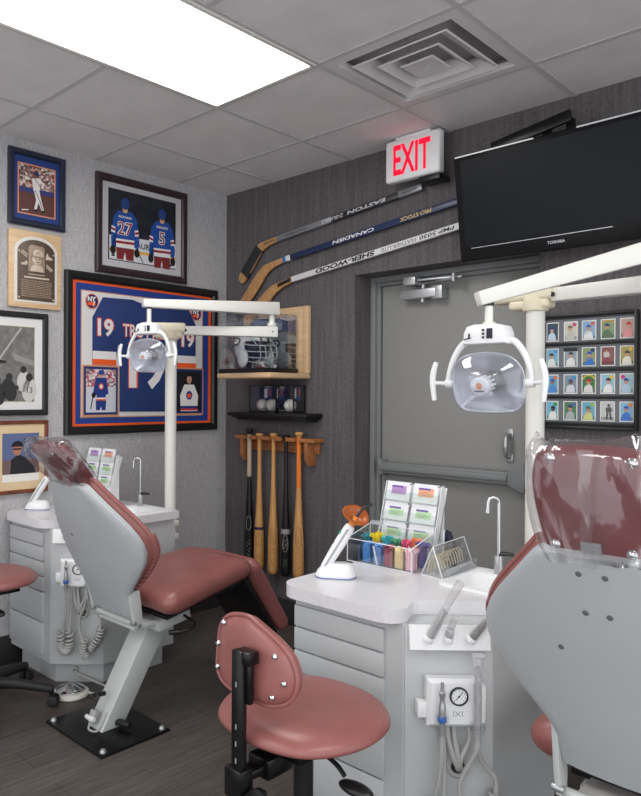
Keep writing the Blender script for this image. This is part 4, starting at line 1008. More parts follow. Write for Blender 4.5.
# ------------------------------------------------------------------ treatment cabinets
S2 = math.sqrt(0.5)
def wb_(mb, name, par, **k): return mb.build(name, par, world=True, **k)
def cabinet(dx, which, y_pole):
    lab = {'far': 'light grey corner-cut dental cabinet against the grey wall', 'near': 'light grey corner-cut dental cabinet beside the near rolling stool'}[which]
    t = thing('dental_cabinet', lab, 'cabinet', (dx+0.31, -1.235, 0), group='dental treatment cabinets')
    poly = [(0.02, -0.93), (0.02, -1.54), (0.42, -1.54), (0.60, -1.36), (0.60, -0.93)]
    o = MB(); P = [(x+dx, y) for x, y in poly]
    o.prism(M['lam'], P, 0.11, 0.70)
    o.prism(M['lam'], [(x+dx, y) for x, y in ((0.02, -1.54), (0.42, -1.54), (0.60, -1.36), (0.60, -1.215), (0.02, -1.215))], 0.70, 0.76)
    o.lohi(M['lam'], (dx+0.02, -1.215, 0.70), (dx+0.35, -0.93, 0.76)).lohi(M['lam'], (dx+0.58, -1.215, 0.70), (dx+0.60, -0.93, 0.76)).lohi(M['lam'], (dx+0.35, -0.96, 0.70), (dx+0.58, -0.93, 0.76))
    wb_(o, 'body', t)
    k = MB(); k.prism(M['lam'], [(x+dx, y) for x, y in ((0.04, -0.96), (0.04, -1.487), (0.378, -1.487), (0.546, -1.322), (0.546, -0.96))], 0, 0.11); wb_(k, 'toe_kick', t)
    zs = [0.735, 0.664, 0.591, 0.518, 0.445, 0.298, 0.137]
    for a, b in zip(zs, zs[1:]):
        d = MB(); d.lohi(M['lam'], (dx+0.024, -1.552, b+0.0032), (dx+0.362, -1.5395, a-0.0032), bevel=0.0015); wb_(d, 'drawer', t)
    XC = basis((S2, S2, 0), (0, 0, 1), (S2, -S2, 0), (dx+0.51, -1.45, 0))
    c = MB(); c.lohi(M['lam'], (-0.122, 0.112, 0), (0.122, 0.752, 0.004), bevel=0.001, X=XC); wb_(c, 'front_panel', t)
    h = MB(); h.prism(M['white'], [(0.004, 0.692), (0.026, 0.695), (0.014, 0.760), (0.004, 0.760)], -0.113, 0.112, X=XC @ basis((0, 0, 1), (0, 1, 0), (-1, 0, 0)) @ Matrix.Diagonal((1, 1, -1, 1)), bevel=0.002); wb_(h, 'holder_bar', t, label='white slanted tip holder bar')
    b = MB(); b.prism(M['white'], [(-0.069, 0.490), (0.072, 0.490), (0.072, 0.622), (-0.069, 0.622)], 0.004, 0.050, X=XC, bevel=0.010, seg=1)
    b.prism(M['white'], [(0.072, 0.493), (0.095, 0.496), (0.095, 0.600), (0.072, 0.618)], 0.004, 0.042, X=XC, bevel=0.006, seg=1)
    b.box(M['white'], (-0.081, 0.533, 0.022), (0.026, 0.044, 0.034), bevel=0.004, X=XC)
    ctl = wb_(b, 'control_box', t, label='white control box')
    g_ = MB(); XG = XC @ Matrix.Translation((0.016, 0.578, 0.050))
    g_.lathe(M['black'], [(0.0215, 0), (0.0255, 0.001), (0.0255, 0.006), (0.0215, 0.007), (0.0212, 0.004)], X=XG); g_.lathe(F((236, 238, 238)), [(0, 0.0036), (0.0214, 0.0036)], X=XG)
    for k_ in range(9):
        a_ = R(225-270*k_/8); g_.stroke(F((40, 40, 44)), [(0.0155*math.cos(a_), 0.0155*math.sin(a_)), (0.0195*math.cos(a_), 0.0195*math.sin(a_))], 0.0012, 0.0042, X=XG)
    g_.stroke(F((40, 40, 44)), [(-0.008, -0.010), (0.010, 0.012)], 0.0018, 0.0046, X=XG); g_.ell(F((40, 40, 44)), 0, 0, 0.003, 0.003, 0.0047, X=XG)
    g_.build('pressure_gauge', ctl, world=True)
    mk = MB(); XM = XC @ Matrix.Translation((0.014, 0.529, 0.0508)); gm = F((150, 152, 156))
    mk.stroke(gm, [(-0.007, -0.007), (0.007, 0.007)], 0.0018, 0, X=XM).stroke(gm, [(-0.007, 0.007), (0.007, -0.007)], 0.0018, 0, X=XM).stroke(gm, [(-0.012, -0.008), (-0.012, 0.008)], 0.0018, 0, X=XM).stroke(gm, [(0.012, -0.008), (0.012, 0.008)], 0.0018, 0, X=XM)
    mk.build('maker_mark', ctl, world=True)
    gr = MB(); gr.lathe(M['hose'], [(0.020, 0.0), (0.034, 0.0), (0.034, 0.006), (0.028, 0.010), (0.020, 0.008), (0.019, -0.003)], X=XC @ Matrix.Translation((0.027, 0.363, 0.004))); gr.lathe(M['black'], [(0, 0.001), (0.021, 0.001)], X=XC @ Matrix.Translation((0.027, 0.363, 0.004)))
    wb_(gr, 'hose_grommet', t)
    hs = MB()
    for u_, ex_ in ((-0.008, 0.0), (0.010, 0.008), (0.050, 0.004)):
        hs.tube(M['hose'], [(u_, 0.495, 0.022), (u_+0.002, 0.45, 0.030), (0.010+ex_+u_*0.3, 0.40, 0.034), (0.023+ex_, 0.365, 0.024), (0.027+ex_, 0.356, 0.0)], 0.0075, n=8, X=XC)
    wb_(hs, 'supply_hose', t)
    if which == 'far':
        gk = MB(); gk.lathe(M['hose'], [(0.007, 0.012), (0.014, 0.010), (0.014, 0), (0.0, 0)], X=basis((S2, S2, 0), (0, 0, 1), (S2, -S2, 0), (dx+0.45, -1.418, 0.062)) ); wb_(gk, 'hose_outlet', t)
    # worktop: one continuous slab round the basin opening, its own thing
    xl = dx+(0.004 if which == 'far' else -0.02)
    o = MB(); R_ = 0.07; fr = [(xl, -1.205)]
    for k_ in range(9):
        a_ = R(180+90*k_/8); fr.append((xl+R_+R_*math.cos(a_), -1.585+R_+R_*math.sin(a_)))
    fr += [(dx+x, y) for x, y in ((0.345, -1.585), (0.375, -1.580), (0.400, -1.567), (0.414, -1.548), (0.420, -1.528), (0.420, -1.516), (0.394, -1.446), (0.602, -1.238), (0.612, -1.205))]
    o.prism(M['top'], fr, 0.7605, 0.80)
    o.lohi(M['top'], (xl, -1.205, 0.7605), (dx+0.365, -0.905, 0.80)).lohi(M['top'], (dx+0.575, -1.205, 0.7605), (dx+0.612, -0.905, 0.80)).lohi(M['top'], (dx+0.365, -1.02, 0.7605), (dx+0.575, -0.905, 0.80))
    ct = o.build('countertop'); tag(ct, {'far': 'white speckled worktop of the far cabinet against the grey wall', 'near': 'white speckled worktop of the near cabinet holding the clear organizer'}[which], 'countertop', 'cabinet worktops')
    # sink and faucet
    s = thing('sink', {'far': 'small white drop-in sink in the far worktop', 'near': 'small white drop-in sink in the near worktop behind the big headrest chair'}[which], 'sink', (dx+0.465, -1.085, 0.8), group='worktop sinks')
    o = MB(); rim = []
    for (w_, y0_, y1_, z_) in ((0.128, -1.232, -0.936, 0.8003), (0.126, -1.230, -0.938, 0.808), (0.108, -1.212, -1.010, 0.810), (0.098, -1.203, -1.022, 0.801), (0.085, -1.190, -1.032, 0.730), (0.04, -1.13, -1.09, 0.722)):
        rr = min(0.035, w_*0.4); lp = []
        for (cx_, cy_, a0) in ((w_-rr, y1_-rr, 0), (-w_+rr, y1_-rr, 90), (-w_+rr, y0_+rr, 180), (w_-rr, y0_+rr, 270)):
            for k_ in range(6): lp.append((dx+0.465+cx_+rr*math.cos(R(a0+18*k_)), cy_+rr*math.sin(R(a0+18*k_)), z_))
        rim.append(lp)
    o.grid(M['white'], rim, closev=True); o.poly(M['white'], [(p_[0], p_[1]) for p_ in rim[-1]], 0.722); wb_(o, 'basin', s)
    d = MB(); d.lathe(M['chrome'], [(0, 0.004), (0.016, 0.003), (0.019, 0)], X=Matrix.Translation((dx+0.465, -1.11, 0.7225))); wb_(d, 'drain', s)
    fx, fy = (dx+0.436, -0.992) if which == 'near' else (0.405, -1.0)
    f = thing('faucet', {'far': 'slim gooseneck faucet on the far sink by the grey wall', 'near': 'slim chrome gooseneck faucet on the near sink in front of the door'}[which], 'faucet', (fx, fy, 0.8095), group='gooseneck faucets')
    MB().cyl(M['steel'], (0, 0, 0), (0, 0, 0.062), 0.014, bevel=0.002).build('base', f)
    ang = R(-135) if which == 'near' else R(-128); ux, uy = math.cos(ang), math.sin(ang)
    sp = [(0, 0, 0.06), (0, 0, 0.15), (0, 0, 0.225)]
    for k_ in range(1, 8): a_ = PI*k_/7; sp.append((ux*0.018*(1-math.cos(a_)), uy*0.018*(1-math.cos(a_)), 0.236+0.020*math.sin(a_)))
    sp.append((ux*0.037, uy*0.037, 0.214))
    MB().tube(M['chrome'], sp, 0.006, n=12, sub=4).cyl(M['chrome'], (ux*0.037, uy*0.037, 0.217), (ux*0.038, uy*0.038, 0.204), 0.007).build('spout', f)
    MB().tube(M['black'], [(0.0, 0.0, 0.066), (0.018, 0.012, 0.068), (0.040, 0.028, 0.066)], 0.006, n=8, radii=[0.008, 0.007, 0.006]).build('lever', f, label='black lever')
    return XC
def hand_tools(dx, XC, which):
    loc = {'far': 'far cabinet', 'near': 'near cabinet'}[which]
    def tool(name, label, u_, v_, n__): 
        p_ = XC @ Vector((u_, v_, n__)); return thing(name, label, 'dental tool', p_, group='dental tools on the cabinets')
    def W_(mb, nm, t, **k): return mb.build(nm, t, world=True, **k)
    # syringe / handpiece at the left of the box
    t = tool('dental_handpiece', 'silver handpiece with coiled grey hose, left of the gauge on the '+loc, -0.035, 0.48, 0.07)
    b = MB(); X1 = XC @ Matrix.Translation((-0.035, 0.488, 0.072)) @ Matrix.Rotation(R(90), 4, 'X')
    b.lathe(M['steel'], [(0, 0.01), (0.007, 0.01), (0.008, -0.03), (0.010, -0.045), (0.010, -0.07), (0.007, -0.08), (0.0065, -0.095), (0.009, -0.10), (0.009, -0.108), (0.005, -0.112), (0.0045, -0.135), (0, -0.136)], X=X1, n=16); W_(b, 'body', t)
    b = MB(); b.lathe(F((60, 110, 190)), [(0.0105, -0.028), (0.012, -0.03), (0.012, -0.042), (0.0105, -0.044)], X=X1, n=16); W_(b, 'blue_ring', t)
    b = MB(); b.lathe(M['acrylic'], [(0.013, -0.04), (0.018, -0.046), (0.018, -0.03), (0.013, -0.024)], X=X1, n=18).box(M['acrylic'], (-0.035, 0.526, 0.056), (0.012, 0.012, 0.014), X=XC); W_(b, 'holder', t)
    def coil(mb, path, turns, rad, rt):
        P = [Vector(p_) for p_ in path]; Q = []
        # arc-length spline then helix around it
        S_ = []
        for i in range(len(P)-1):
            a, b_, c, d = P[max(i-1, 0)], P[i], P[i+1], P[min(i+2, len(P)-1)]
            for k_ in range(10):
                t_ = k_/10; S_.append(0.5*((2*b_)+(c-a)*t_+(2*a-5*b_+4*c-d)*t_*t_+(3*b_-a-3*c+d)*t_**3))
        S_.append(P[-1]); n = turns*10
        for i in range(n+1):
            f = i/n*(len(S_)-1); k_ = min(int(f), len(S_)-2); p_ = S_[k_].lerp(S_[k_+1], f-k_); tn = (S_[k_+1]-S_[k_]).normalized()
            nr = Vector((0, 0, 1)); nr = (nr-tn*nr.dot(tn)).normalized(); bn = tn.cross(nr); a_ = 2*PI*i/10
            Q.append(p_+rad*(math.cos(a_)*nr+math.sin(a_)*bn))
        mb.tube(M['hose'], Q, rt, n=6, sub=1, X=XC)
    h = MB(); h.tube(M['hose'], [(-0.035, 0.485, 0.072), (-0.036, 0.42, 0.070), (-0.042, 0.34, 0.06), (-0.056, 0.27, 0.045)], 0.0066, n=8, X=XC)
    coil(h, [(-0.066, 0.278, 0.040), (-0.068, 0.23, 0.036), (-0.064, 0.20, 0.034), (-0.048, 0.182, 0.034), (-0.032, 0.194, 0.036), (-0.026, 0.225, 0.038), (-0.024, 0.278, 0.040)], 17, 0.016, 0.0062)
    h.tube(M['hose'], [(-0.024, 0.272, 0.045), (-0.022, 0.33, 0.045), (-0.020, 0.42, 0.034), (-0.020, 0.492, 0.025)], 0.0066, n=8, X=XC); W_(h, 'coiled_hose', t)
    # suction tip at the right
    t = tool('suction_handpiece', 'steel suction handpiece with grey hoses, right of the gauge on the '+loc, 0.082, 0.46, 0.07)
    X2 = XC @ Matrix.Translation((0.063, 0.486, 0.066)) @ Matrix.Rotation(R(90), 4, 'X')
    b = MB(); b.lathe(M['steel'], [(0, 0.02), (0.007, 0.02), (0.008, -0.02), (0.0075, -0.15), (0.0055, -0.165), (0.005, -0.18), (0, -0.18)], X=X2, n=16); W_(b, 'body', t)
    b = MB(); b.lathe(M['sleeve'], [(0.009, 0.02), (0.0115, -0.05), (0.0105, -0.16), (0.014, -0.20), (0.020, -0.21)], X=X2, n=14); W_(b, 'plastic_cover', t)
    b = MB(); b.lathe(M['acrylic'], [(0.012, -0.01), (0.019, -0.025), (0.022, -0.012), (0.016, 0.0)], X=X2, n=18).box(M['acrylic'], (0.063, 0.500, 0.052), (0.012, 0.012, 0.014), X=XC); W_(b, 'holder', t)
    h = MB(); h.tube(M['hose'], [(0.063, 0.475, 0.066), (0.062, 0.44, 0.066), (0.048, 0.40, 0.055), (0.022, 0.335, 0.045), (0.030, 0.26, 0.042), (0.045, 0.235, 0.045)], 0.0068, n=8, X=XC)
    h.tube(M['hose'], [(0.064, 0.475, 0.066), (0.066, 0.44, 0.064), (0.080, 0.40, 0.05), (0.108, 0.365, 0.042), (0.122, 0.345, 0.04), (0.124, 0.295, 0.036)], 0.0068, n=8, X=XC)
    h.cyl(M['sleeve'], (XC @ Vector((0.063, 0.445, 0.066))), (XC @ Vector((0.063, 0.465, 0.066))), 0.010)
    coil(h, [(0.126, 0.30, 0.034), (0.118, 0.262, 0.034), (0.092, 0.222, 0.034), (0.072, 0.195, 0.034)], 9, 0.017, 0.0062)
    coil(h, [(0.050, 0.245, 0.052), (0.045, 0.215, 0.052), (0.042, 0.185, 0.050), (0.060, 0.165, 0.048)], 8, 0.015, 0.0060); W_(h, 'coiled_hose', t)
    # the three covered tips in the slanted bar
    if which == 'near':
        specs = ((-0.060, 'grey suction tip in a clear sleeve, leaning from the left of the white holder bar', (0.066, 0.160, 0.045), M['steel']),
                 (-0.006, 'short syringe tip in a clear sleeve, hooked in the middle of the white holder bar', (0.008, 0.055, 0.012), M['steel']),
                 (0.058, 'black suction tip in a clear sleeve, leaning from the right of the white holder bar', (0.062, 0.105, 0.035), M['black']))
    else:
        specs = ((-0.055, 'covered suction tip on the white holder bar of the far cabinet', (0.030, 0.05, 0.02), M['steel']),)
    for u_, lb, (du, dv, dn), mm in specs:
        t = tool('suction_tip', lb, u_, 0.70, 0.03)
        v_ = 0.727; b = MB()
        p0 = Vector((u_, v_, 0.026)); dv_ = Vector((du, dv, dn)); p1 = p0+dv_*0.55; p2 = p0+dv_
        b.tube(mm, [p0, p0+dv_*0.3, p1], 0.009, n=12, X=XC, radii=[0.0105, 0.0095, 0.006]); W_(b, 'tip', t)
        b = MB(); b.cyl(M['white'], XC @ (p0-dv_.normalized()*0.008), XC @ (p0+dv_.normalized()*0.006), 0.014, bevel=0.002); W_(b, 'socket', t)
        b = MB(); b.tube(M['sleeve'], [p0+dv_*0.05, p0+dv_*0.4, p1+dv_*0.1, p2+Vector((0.004, 0.012, 0.012))], 0.012, n=12, X=XC, radii=[0.013, 0.0125, 0.010, 0.012]); W_(b, 'plastic_cover', t)
XC1 = cabinet(0.0, 'far', -0.865); hand_tools(0.0, XC1, 'far')
XC2 = cabinet(1.957, 'near', -0.80); hand_tools(1.957, XC2, 'near')

fp = thing('foot_pedal', 'round chrome foot pedal with cream rim on the floor before the far cabinet', 'foot pedal', (0.565, -1.515, 0))
MB().lathe(F((226, 224, 214)), [(0, 0.001), (0.082, 0.001), (0.086, 0.006), (0.084, 0.016), (0.072, 0.020), (0, 0.020)], n=40).build('base', fp)
MB().lathe(M['chrome'], [(0.066, 0.020), (0.068, 0.030), (0.060, 0.036), (0.022, 0.052), (0.010, 0.056), (0, 0.056)], n=40).build('treadle', fp)
h = MB(); h.tube(M['hose'], [(0.565+0.06, -1.515+0.05, 0.016), (0.67, -1.43, 0.012), (0.625, -1.36, 0.010), (0.56, -1.375, 0.02), (0.478, -1.424, 0.05), (0.460, -1.421, 0.062)], 0.0055, n=8)
h.tube(M['hose'], [(0.65, -1.45, 0.007), (0.69, -1.40, 0.007), (0.66, -1.33, 0.007)], 0.006, n=8); h.build('air_hose', fp, world=True)

# ------------------------------------------------------------------ operatory lamps
def lamp(pole, elbow, end, head, phi, which, zarm=1.75):
    t = thing('operatory_lamp', {'far': 'cream dental operatory lamp on a pole, in front of the framed jersey', 'near': 'cream dental operatory lamp on a pole, in front of the grey door'}[which], 'lamp', (pole[0], pole[1], 0.6), group='pole mounted operatory lamps')
    def W_(mb, nm, par, **k): return mb.build(nm, par, world=True, **k)
    px_, py_ = pole
    p = MB(); p.cyl(M['cream'], (px_, py_, 0.60), (px_, py_, zarm-0.03), 0.031, n=32); W_(p, 'pole', t)
    p = MB(); p.lohi(M['cream'], (px_-0.05, -0.929, 0.61), (px_+0.05, -0.921, 0.75), bevel=0.003).lohi(M['cream'], (px_-0.036, -0.922, 0.63), (px_+0.036, py_+0.034, 0.66), bevel=0.004).lohi(M['cream'], (px_-0.036, -0.922, 0.70), (px_+0.036, py_+0.034, 0.73), bevel=0.004); W_(p, 'pole_bracket', t)
    # clamp plate to the cabinet back
    d = Vector((elbow[0]-px_, elbow[1]-py_, 0)); L = d.length; d.normalize(); sd = Vector((-d.y, d.x, 0))
    XA = basis(d, sd, (0, 0, 1), (px_, py_, zarm))
    b = MB(); b.lohi(M['beige'], (-0.165, -0.034, -0.014), (0.078, 0.034, 0.040), bevel=0.014, seg=3, X=XA).cyl(M['beige'], XA @ Vector((0, 0, -0.05)), XA @ Vector((0, 0, 0.0)), 0.043, n=32, bevel=0.006)
    b.lohi(M['beige'], (-0.09, -0.030, -0.042), (0.06, 0.030, -0.008), bevel=0.012, seg=3, X=XA); W_(b, 'pivot_housing', t, label='beige pivot housing')
    def taper(mb, a, b_, w0, h0, w1, h1, bev=0.006):
        a = Vector(a); b_ = Vector(b_); dd = (b_-a); Ln = dd.length; dd.normalize(); s_ = Vector((-dd.y, dd.x, 0)).normalized(); up = dd.cross(s_)
        bm = bmesh.new(); bmesh.ops.create_cube(bm, size=1.0)
        for v_ in bm.verts:
            f = v_.co.x+0.5; w_ = w0*(1-f)+w1*f; h_ = h0*(1-f)+h1*f
            v_.co = Vector((f*Ln, v_.co.y*w_, v_.co.z*h_))
        bmesh.ops.bevel(bm, geom=list(bm.edges), offset=bev, segments=2, affect='EDGES', profile=0.5)
        mb._add(bm, M['cream'], basis(dd, s_, up, a))
    a = MB(); s0 = Vector((px_, py_, zarm))+d*0.065; el = Vector((*elbow, zarm))
    taper(a, s0, el+d*0.03, 0.046, 0.046, 0.052, 0.060); la = W_(a, 'lower_arm', t)
    k_ = MB(); q_ = s0+d*0.01; k_.cyl(M['black'], q_+sd*0.030, q_-sd*0.030, 0.008); k_.cyl(M['black'], el-sd*0.028, el+sd*0.028, 0.004); W_(k_, 'pivot_bolt', t)
    j = MB(); j.cyl(M['cream'], (*elbow, zarm+0.02), (*elbow, zarm+0.112), 0.016, n=24).cyl(M['cream'], (*elbow, zarm+0.03), (*elbow, zarm+0.05), 0.024, n=24, bevel=0.003); W_(j, 'elbow_pivot', t)
    top = Vector((*elbow, zarm+0.127)); e_ = Vector(end); dd = (e_-top).normalized()
    a = MB(); taper(a, top-dd*0.035, e_+dd*0.035, 0.060, 0.072, 0.040, 0.040); ua = W_(a, 'upper_arm', t)
    hp = Vector(head); th = R(phi+90)
    XH = Matrix.Translation(hp) @ Matrix.Rotation(th, 4, 'Z')
    s = MB(); s.cyl(M['cream'], (e_.x, e_.y, e_.z-0.01), (hp.x, hp.y, hp.z+0.162), 0.0115, n=20).cyl(M['cream'], (e_.x, e_.y, hp.z+0.160), (e_.x, e_.y, hp.z+0.170), 0.017, n=20)
    s.cyl(M['black'], (e_.x, e_.y, e_.z-0.028), (e_.x, e_.y, e_.z-0.012), 0.014); W_(s, 'stem', t)
    hb = MB(); hb.prism(M['white'], [(-0.062, 0.108), (0.062, 0.108), (0.060, 0.140), (0.052, 0.158), (0.03, 0.164), (-0.03, 0.164), (-0.052, 0.158), (-0.060, 0.140)], -0.036, 0.036, X=XH @ basis((1, 0, 0), (0, 0, 1), (0, -1, 0)), bevel=0.008); hd = W_(hb, 'lamp_housing', t)
    sw = MB(); sw.lohi(F((30, 32, 50)), (0.010, -0.040, 0.122), (0.026, -0.0355, 0.150), bevel=0.001, X=XH)
    for z in (0.126, 0.136, 0.146): sw.lohi(M['black'], (-0.004, -0.038, z-0.003), (0.003, -0.0355, z+0.003), X=XH)
    sw.box(M['black'], (-0.046, -0.037, 0.124), (0.020, 0.003, 0.003), rot=Matrix.Rotation(R(-12), 3, 'Y'), X=XH).box(M['black'], (-0.041, -0.037, 0.131), (0.004, 0.003, 0.014), X=XH); W_(sw, 'switch', t, label='black rocker switch')
    XT_ = XH @ Matrix.Rotation(R(12), 4, 'X')
    for sgn in (-1, 1):
        y_ = MB(); y_.tube(M['white'], [(sgn*0.045, 0, 0.122), (sgn*0.075, 0, 0.112), (sgn*0.100, 0.0, 0.078), (sgn*0.116, 0, 0.035), (sgn*0.120, 0, 0.004)], 0.009, n=12, X=XH, radii=[0.011, 0.010, 0.009, 0.008, 0.009])
        y_.cyl(M['white'], XH @ Vector((sgn*0.100, 0, 0.0)), XH @ Vector((sgn*0.128, 0, 0.0)), 0.013, n=18, bevel=0.003); W_(y_, 'yoke_arm', t)
    # dished reflector
    out = smooth_loop([(0.107, 0.0), (0.100, 0.045), (0.066, 0.078), (0.0, 0.090), (-0.066, 0.078), (-0.100, 0.045), (-0.107, 0.0), (-0.099, -0.05), (-0.080, -0.075), (-0.04, -0.083), (0.04, -0.083), (0.080, -0.075), (0.099, -0.05)], 4)
    rows = []
    for r in (0.15, 0.35, 0.55, 0.72, 0.85, 0.94, 1.0): rows.append([(x*r, 0.055*(1-r*r)-0.008, z*r) for x, z in out])
    rf = MB(); rf.grid(M['reflector'], rows, closev=True, X=XT_); ro = W_(rf, 'reflector', t, label='shiny dished reflector', angle=80)
    sd_ = ro.modifiers.new('solid', 'SOLIDIFY'); sd_.thickness = 0.003; sd_.offset = 1
    rows = []
    for r in (0.02, 0.3, 0.6, 0.8, 0.92, 1.0): rows.append([(x*r*1.01, -0.010-0.066*(1-r**3), z*r*1.01) for x, z in out])
    s_ = MB(); s_.grid(M['shield'], rows, closev=True, X=XT_); W_(s_, 'lens_shield', t, label='clear plastic lens shield', angle=80)
    bh = MB(); XB = XT_ @ Matrix.Rotation(R(90), 4, 'X')    # z now points out of the dish
    bh.lathe(F((112, 112, 116)), [(0, -0.04), (0.028, -0.038), (0.026, -0.015), (0.018, -0.01), (0, -0.01)], X=XB); bh.lathe(M['chrome'], [(0.012, -0.01), (0.012, 0.022), (0, 0.022)], X=XB, n=18); W_(bh, 'bulb_socket', t)
    bc = MB(); bc.lathe(M['white'], [(0, 0.063), (0.023, 0.062), (0.027, 0.058), (0.027, 0.048), (0.016, 0.044), (0.016, 0.012), (0, 0.012)], X=XB, n=28)
    for q in range(12):
        a_ = 2*PI*q/12; bc.box(M['white'], (0.0205*math.cos(a_), 0.0205*math.sin(a_), 0.030), (0.011, 0.004, 0.040), rot=Matrix.Rotation(a_, 3, 'Z'), X=XB)
    W_(bc, 'bulb_cap', t, label='white finned bulb cap')
    em = MB(); em.ell(F((226, 120, 60)), 0, 0.004, 0.009, 0.009, 0.0634, X=XB); em.rect(F((120, 112, 108)), -0.014, -0.013, 0.014, -0.009, 0.0634, X=XB); W_(em, 'emblem', t)
    for sgn in (-1, 1):
        h_ = MB(); h_.tube(M['white'], [(sgn*0.120, -0.004, 0), (sgn*0.145, -0.012, 0.001), (sgn*0.158, -0.016, 0.002)], 0.006, n=10, X=XH)
        h_.tube(M['white'], [(sgn*0.150, -0.018, 0.062), (sgn*0.159, -0.018, 0.03), (sgn*0.161, -0.017, 0.0), (sgn*0.156, -0.016, -0.05)], 0.0085, n=10, X=XH, radii=[0.007, 0.009, 0.009, 0.007]); W_(h_, 'handle', t)
    return t
lamp((0.49, -0.866), (0.823, -0.43), (0.597, -1.094, 1.865), (0.597, -1.094, 1.60), -67, 'far')
lamp((2.43, -0.80), (2.98, -0.87), (2.548, -1.381, 1.684), (2.548, -1.381, 1.44), -87, 'near')

# ------------------------------------------------------------------ treatment chairs
def film_sleeve(label, X, hw, hh, ht, seed, tail=None):
    """loose clear bag over a headrest: local x across, y up the headrest, z out of its back"""
    rnd = random.Random(seed); n = 56; rows = []
    prof = [(0.03, 0.74), (0.04, 0.80), (0.16, 0.90), (0.32, 0.99), (0.5, 1.03), (0.66, 1.05), (0.80, 1.04), (0.92, 1.01), (1.00, 0.97), (1.04, 0.92), (1.055, 0.86)]
    ph = [rnd.random()*6 for _ in range(6)]
    for i, (v_, k_) in enumerate(prof):
        row = []
        thk = ht*1.12 if i < 8 else ht*(1.12-0.35*(i-7))
        for j in range(n):
            a_ = 2*PI*j/n; c, s_ = math.cos(a_), math.sin(a_)
            x = math.copysign(abs(c)**0.45, c)*(hw+0.012)*k_; z = math.copysign(abs(s_)**0.55, s_)*thk
            wv = 0.006*math.sin(7*a_+3*v_+ph[0])+0.005*math.sin(13*a_-9*v_+ph[1])+0.004*(rnd.random()-0.5)*2
            g_ = 0.3+0.9*v_
            row.append((x+wv*g_*0.5, (v_*2-1)*hh+0.012*math.sin(3*a_+ph[2])*(1 if i in (0, 10) else 0.15)+0.004*(rnd.random()-0.5), z+wv*g_+0.004*(rnd.random()-0.5)))
        rows.append(row)
    mb = MB(); mb.grid(M['film'], rows, closev=True, X=X)
    mb.grid(M['film'], [[(p_[0], p_[1], p_[2]) for p_ in rows[-1][:n//2+1]], [(rows[-1][(n-j) % n][0], rows[-1][(n-j) % n][1], rows[-1][(n-j) % n][2]) for j in range(n//2+1)]], X=X)
    # folded seam down the middle of the bag and the corner peaks
    mb.grid(M['film'], [[(-0.012+0.004*math.sin(i*1.7), (i/10*2-1)*hh, ht*1.16+0.003) for i in range(11)], [(0.014+0.004*math.cos(i*1.3), (i/10*2-1)*hh, ht*1.14+0.006) for i in range(11)]], X=X)
    for sg in (-1, 1):
        mb.grid(M['film'], [[(sg*hw*0.75, hh*0.98, ht*0.4), (sg*hw*1.02, hh*0.98, ht*0.3), (sg*hw*1.06, hh*0.70, 0.0)], [(sg*hw*0.80, hh*1.08, 0.0), (sg*hw*1.10, hh*1.10, 0.01), (sg*hw*1.14, hh*0.72, 0.01)]], X=X)
    if tail:
        mb.grid(M['film'], [[p_ for p_ in tail[0]], [p_ for p_ in tail[1]]], X=X)
    o = mb.build('plastic_sleeve', angle=180); tag(o, label, 'plastic sleeve', 'clear sleeves on the headrests')
    return o
